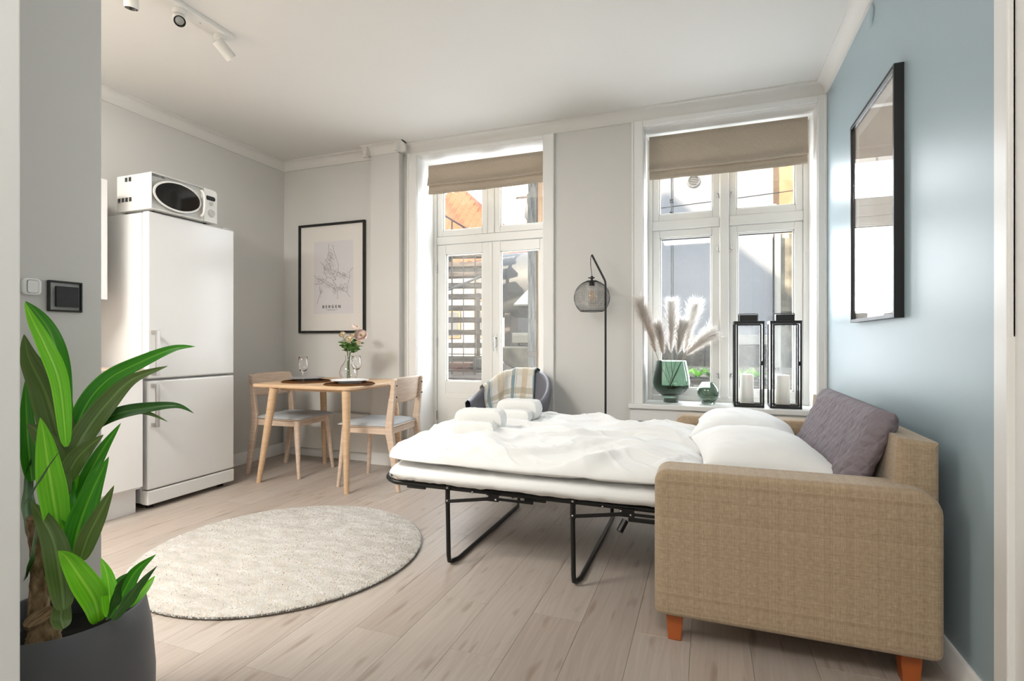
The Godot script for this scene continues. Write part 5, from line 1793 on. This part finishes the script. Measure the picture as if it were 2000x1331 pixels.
	for k in 4:
		var e: Array = wires[k]
		var x1 := 3.6 if k < 2 else -0.45
		var pts := []
		for s in 9:
			var u := s / 8.0
			pts.append(Vector3(lerpf(-2.2, x1, u), lerpf(e[0], e[1], u) - 0.04 * sin(u * PI), -7.0))
		tag(obj("overhead_wire", mb().tube(pts, 0.006, 5), M.wire), ["upper thin wire crossing both upper window lights", "lower thin wire crossing both upper window lights", "short upper wire ending at the bracket post", "short lower wire ending at the bracket post"][k], "wire", "wires over the yard")
	for e in [[-0.42, 2.0, 3.4, "thin wire post with insulators before the grey building"], [1.00, 2.0, 3.6, "thin wire post before the plastered house"]]:
		var p := thing("wire_post", e[3], "post", Vector3(e[0], GY, -7.0), 0, "wire posts")
		obj("rod", mb().tube([Vector3(0, 0, 0), Vector3(0, e[2] - GY, 0)], 0.011, 6), M.tank_grey, p)
		for y in [2.52, 2.68, 2.84]:
			obj("insulator", mb().lathe(Vector3(0.0, y - GY, 0), [Vector2(0.012, -0.03), Vector2(0.028, -0.02), Vector2(0.018, 0.0), Vector2(0.026, 0.015), Vector2(0.012, 0.03)], 10), M.dark_box, p)

	# planter with young plants under the window
	var pl := thing("stone_planter", "low stone planter outside the lower window light", "planter", Vector3(0.15, GY, -5.2))
	obj("trough", mb().box(Vector3(0, 0.03, 0), Vector3(1.0, 0.09, 0.28), 0.01, 1), M.stone_grey, pl)
	obj("earth", mb().box(Vector3(0, 0.078, 0), Vector3(0.92, 0.012, 0.2), 0.004, 1), M.soil, pl)
	var lr := RandomNumberGenerator.new()
	lr.seed = 19
	for k in 6:
		var p := thing("young_plant", "small yellow-green leafy plant growing in the stone planter", "plant", Vector3(-0.22 + k * 0.125 + 0.03 * lr.randf(), GY + 0.082, -5.2 + 0.08 * (lr.randf() - 0.5)), 0, "plants in the stone planter")
		for q in 26:
			var bb := mb()
			var a := lr.randf() * TAU
			var L := lr.randf_range(0.09, 0.17)
			var d := Vector3(cos(a), 0.5 + lr.randf() * 0.8, sin(a)).normalized()
			leaf_into(bb, [Vector3.ZERO, d * L * 0.55, d * L + Vector3(0, -0.02, 0)], 0.016, 3, 0.2)
			obj("leaf", bb, M.leaf_bright if lr.randf() < 0.6 else M.stem_green, p)

	# open wooden stair beyond the door, climbing away from the house
	var st := thing("open_stair", "grey wooden open-riser stair climbing outside the balcony door", "stairs", Vector3(-3.50, GY, -6.6), 0.26)
	for k in 12:
		obj("tread", mb().box(Vector3(0, 0.17 + k * 0.19, -k * 0.17), Vector3(1.24, 0.075, 0.24), 0.008, 1), M.weathered_wood, st)
	for s in [-0.545, -0.25]:
		obj("stringer", mb().box(Vector3(s, 1.10, -0.95), Vector3(0.04, 0.14, 2.85), 0.006, 1, Basis().rotated(Vector3(1, 0, 0), 0.84)), M.weathered_wood, st)
	for k in 2:
		obj("newel", mb().box(Vector3(0.50, 0.55 + k * 1.6, -0.05 - k * 1.5), Vector3(0.05, 1.1, 0.05), 0.004, 1), M.weathered_wood, st)
	# slim steel railing in front of it
	var ra := thing("yard_railing", "thin steel railing of upright bars before the open stair", "railing", Vector3(-2.62, GY, -5.55))
	for k in 7:
		var x := -0.50 + k * 0.15
		obj("upright", mb().tube([Vector3(x, 0, 0), Vector3(x, 2.04 - 0.62 * (x + 0.5), 0)], 0.007 if k % 2 else 0.010, 6), M.rusty_steel, ra)
	obj("top_rail", mb().tube([Vector3(-0.56, 2.08, 0), Vector3(0.42, 1.47, 0)], 0.012, 8), M.rusty_steel, ra)
	obj("hand_rail", mb().tube([Vector3(-0.56, 0.92, 0.02), Vector3(0.10, 1.14, 0.02), Vector3(0.42, 1.26, 0.02)], 0.015, 8), M.tank_grey, ra)
	obj("foot_rail", mb().tube([Vector3(-0.56, 0.08, 0), Vector3(0.42, 0.08, 0)], 0.009, 6), M.rusty_steel, ra)
	obj("mid_rail", mb().tube([Vector3(-0.56, 0.27, 0), Vector3(0.42, 0.27, 0)], 0.006, 6), M.rusty_steel, ra)
	for e in [[-3.35, -6.12, 0.30, 0.16, "squared grey stone block lying at the foot of the open stair"], [-3.0, -6.12, 0.34, 0.14, "reddish brick block lying at the foot of the open stair"], [-2.62, -6.15, 0.30, 0.2, "tall grey stone block between the brick block and the basin"]]:
		tag(obj("stone_block", mb().box(Vector3(0, e[3] / 2, 0), Vector3(e[2], e[3], 0.25), 0.02, 2), M.brick_red if e[3] < 0.15 else M.stone_grey, self, Vector3(e[0], GY, e[1])), e[4], "stone", "stone blocks by the stair")

	# house with the orange tiled roof
	var t := thing("tiled_house", "pale house with an orange clay-tiled roof behind the stair", "house", Vector3(-6.6, GY, -13))
	off = -t.position
	obj("wall", span(mb(), -9.5, -4.3, GY, 2.95, -15.5, -11.6), M.render_white, t, off)
	for p in [[-5.3, 1.1], [-6.2, 1.1], [-5.3, 2.0]]:
		var win := obj("house_window", span(mb(), p[0], p[0] + 0.55, p[1], p[1] + 0.7, -11.62, -11.56, 0.01), M.plaster_orange, t, off)
		obj("pane", span(mb(), p[0] + 0.06, p[0] + 0.49, p[1] + 0.06, p[1] + 0.64, -11.56, -11.55), M.tank_grey, win)
	var roof := mb()
	var A := Vector3(-9.8, 2.9, -11.3)
	var B := Vector3(-4.0, 2.9, -11.3)
	var C := Vector3(-6.4, 5.3, -13.6)
	var D := Vector3(-9.8, 5.3, -13.6)
	var E := Vector3(-4.0, 2.9, -15.9)
	var F := Vector3(-9.8, 2.9, -15.9)
	roof.quad(A, B, C, D)
	roof.quad(B, E, C, C)
	roof.quad(E, F, D, C)
	roof.quad(A, D, F, F)
	var ro := obj("roof", roof, M.roof_tile_b, t, off)
	var up := (D - A).normalized()
	var nrm := Vector3(0, 0.7, 0.7).normalized()
	var tile_mesh := mb().slab([Vector2(-0.105, 0.0), Vector2(-0.09, 0.03), Vector2(-0.05, 0.045), Vector2(0.0, 0.035), Vector2(0.05, 0.015), Vector2(0.105, 0.0), Vector2(0.105, -0.012), Vector2(-0.105, -0.012)], -0.17, 0.17).mesh()
	var tb := Basis(Vector3(1, 0, 0), nrm, Vector3(1, 0, 0).cross(nrm))
	for a in 11:
		for c in 14:
			var p := A + up * (0.16 + a * 0.30)
			p.x = -4.15 - c * 0.215
			var lim := B.lerp(C, clampf((p.y - B.y) / (C.y - B.y), 0, 1)).x
			if p.x > lim - 0.08:
				continue
			var o := inst("roof_tile", tile_mesh, M.roof_tile_a if (a * 5 + c * 3) % 4 else M.roof_tile_b, ro, p + nrm * 0.02)
			o.basis = tb.rotated(Vector3(1, 0, 0), 0.05)
	obj("eaves_gutter", mb().tube([A + Vector3(0, -0.05, 0.04), B + Vector3(0, -0.05, 0.04)], 0.06, 8), M.tank_grey, t, off)

	# boiler tank, lean-to, beam, basin, post
	var tk := thing("steel_tank", "big rounded grey steel tank behind the balcony door panes", "tank", Vector3(-2.95, GY, -9.2))
	off = -tk.position
	obj("shell", mb().lathe(Vector3(-3.75, 2.08, -9.2), [Vector2(0, -0.22), Vector2(0.28, -0.17), Vector2(0.5, -0.05), Vector2(0.6, 0.15), Vector2(0.6, 1.55), Vector2(0.5, 1.75), Vector2(0, 1.85)], 36, Basis(Vector3(0, 1, 0), Vector3(1, 0, 0), Vector3(0, 0, -1))), M.tank_grey, tk, off)
	for x in [-3.4, -2.5]:
		obj("saddle", span(mb(), x - 0.06, x + 0.06, GY, 1.55, -9.5, -8.9, 0.01), M.rusty_steel, tk, off)
	var sh := thing("lean_to", "small dark lean-to with a white sloping lid before the tank", "shed", Vector3(-2.6, GY, -8.1))
	off = -sh.position
	obj("body", span(mb(), -2.75, -2.0, GY, 1.62, -8.5, -7.7, 0.01), M.dark_box, sh, off)
	obj("front_board", span(mb(), -2.75, -2.0, 1.12, 1.40, -7.7, -7.66, 0.01), M.tank_grey, sh, off)
	obj("sloping_lid", mb().box(Vector3(-2.37, 1.78, -8.02), Vector3(0.85, 0.03, 0.95), 0.006, 1, Basis().rotated(Vector3(1, 0, 0), 0.40)), M.render_white, sh, off)
	var bm := thing("cream_beam", "long cream beam with a round dark hole across the yard", "beam", Vector3(-2.1, GY, -7.3))
	obj("beam", mb().box(Vector3(0.175, 0.455, 0), Vector3(1.55, 0.13, 0.09), 0.015, 2), M.cream_paint, bm)
	obj("rim", mb().tube([Vector3(-0.6, 0.525, 0.02), Vector3(0.95, 0.525, 0.02)], 0.018, 8), M.cream_paint, bm)
	obj("round_hole", mb().lathe(Vector3(0.115, 0.455, 0.046), [Vector2(0.035, 0), Vector2(0.035, 0.004), Vector2(0, 0.004)], 16, vb), M.dark_box, bm)
	for x in [-0.55, 0.85]:
		obj("prop", mb().box(Vector3(x, 0.2, 0), Vector3(0.08, 0.4, 0.07), 0.006, 1), M.weathered_wood, bm)
	var half := []
	for k in 17:
		var a := PI + PI * k / 16
		half.append(Vector2(cos(a) * 0.42, 0.30 + sin(a) * 0.24))
	half.append(Vector2(0.42, 0.40))
	half.append(Vector2(-0.42, 0.40))
	tag(obj("stone_basin", mb().slab(half, -0.2, 0.2, 0.03), M.concrete_old, self, Vector3(-2.25, GY - 0.055, -6.90)), "round-bottomed beige stone basin below the cream beam", "basin")
	var ps := thing("timber_post", "weathered grey timber post close outside the balcony door", "post", Vector3(-1.545, 0, -4.74))
	obj("post", mb().box(Vector3(0, 1.45, 0), Vector3(0.085, 3.1, 0.085), 0.006, 1), M.post_wood, ps)
	obj("facing_board", mb().box(Vector3(0.066, 1.45, -0.01), Vector3(0.042, 3.1, 0.05), 0.004, 1), M.plaster_orange, ps)
	obj("iron_strap", mb().box(Vector3(0, 0.92, 0.0), Vector3(0.095, 0.05, 0.095), 0.003, 1), M.rusty_steel, ps)
	var tp := thing("utility_pole", "slim utility pole against the sky beyond the yard", "pole", Vector3(-5.9, GY, -17.5))
	obj("mast", mb().tube([Vector3(0, 0, 0), Vector3(0, 5.6, 0)], 0.05, 8), M.weathered_wood, tp)
	obj("lamp_head", mb().lathe(Vector3(0, 4.7, 0), [Vector2(0.02, -0.1), Vector2(0.14, 0.1), Vector2(0.1, 0.4), Vector2(0.03, 0.6), Vector2(0, 0.7)], 10), M.tank_grey, tp)
	obj("cross_arm", mb().box(Vector3(0.1, 5.5, 0), Vector3(1.1, 0.07, 0.07), 0.01, 1), M.weathered_wood, tp)

func _ready() -> void:
	view_and_light()
	make_materials()
	room()
	openings()
	ceiling_panels()
	kitchen()
	dining()
	sofa_bed()
	lounge()
	sill_things()
	pictures()
	plant()
	rug()
	outside()
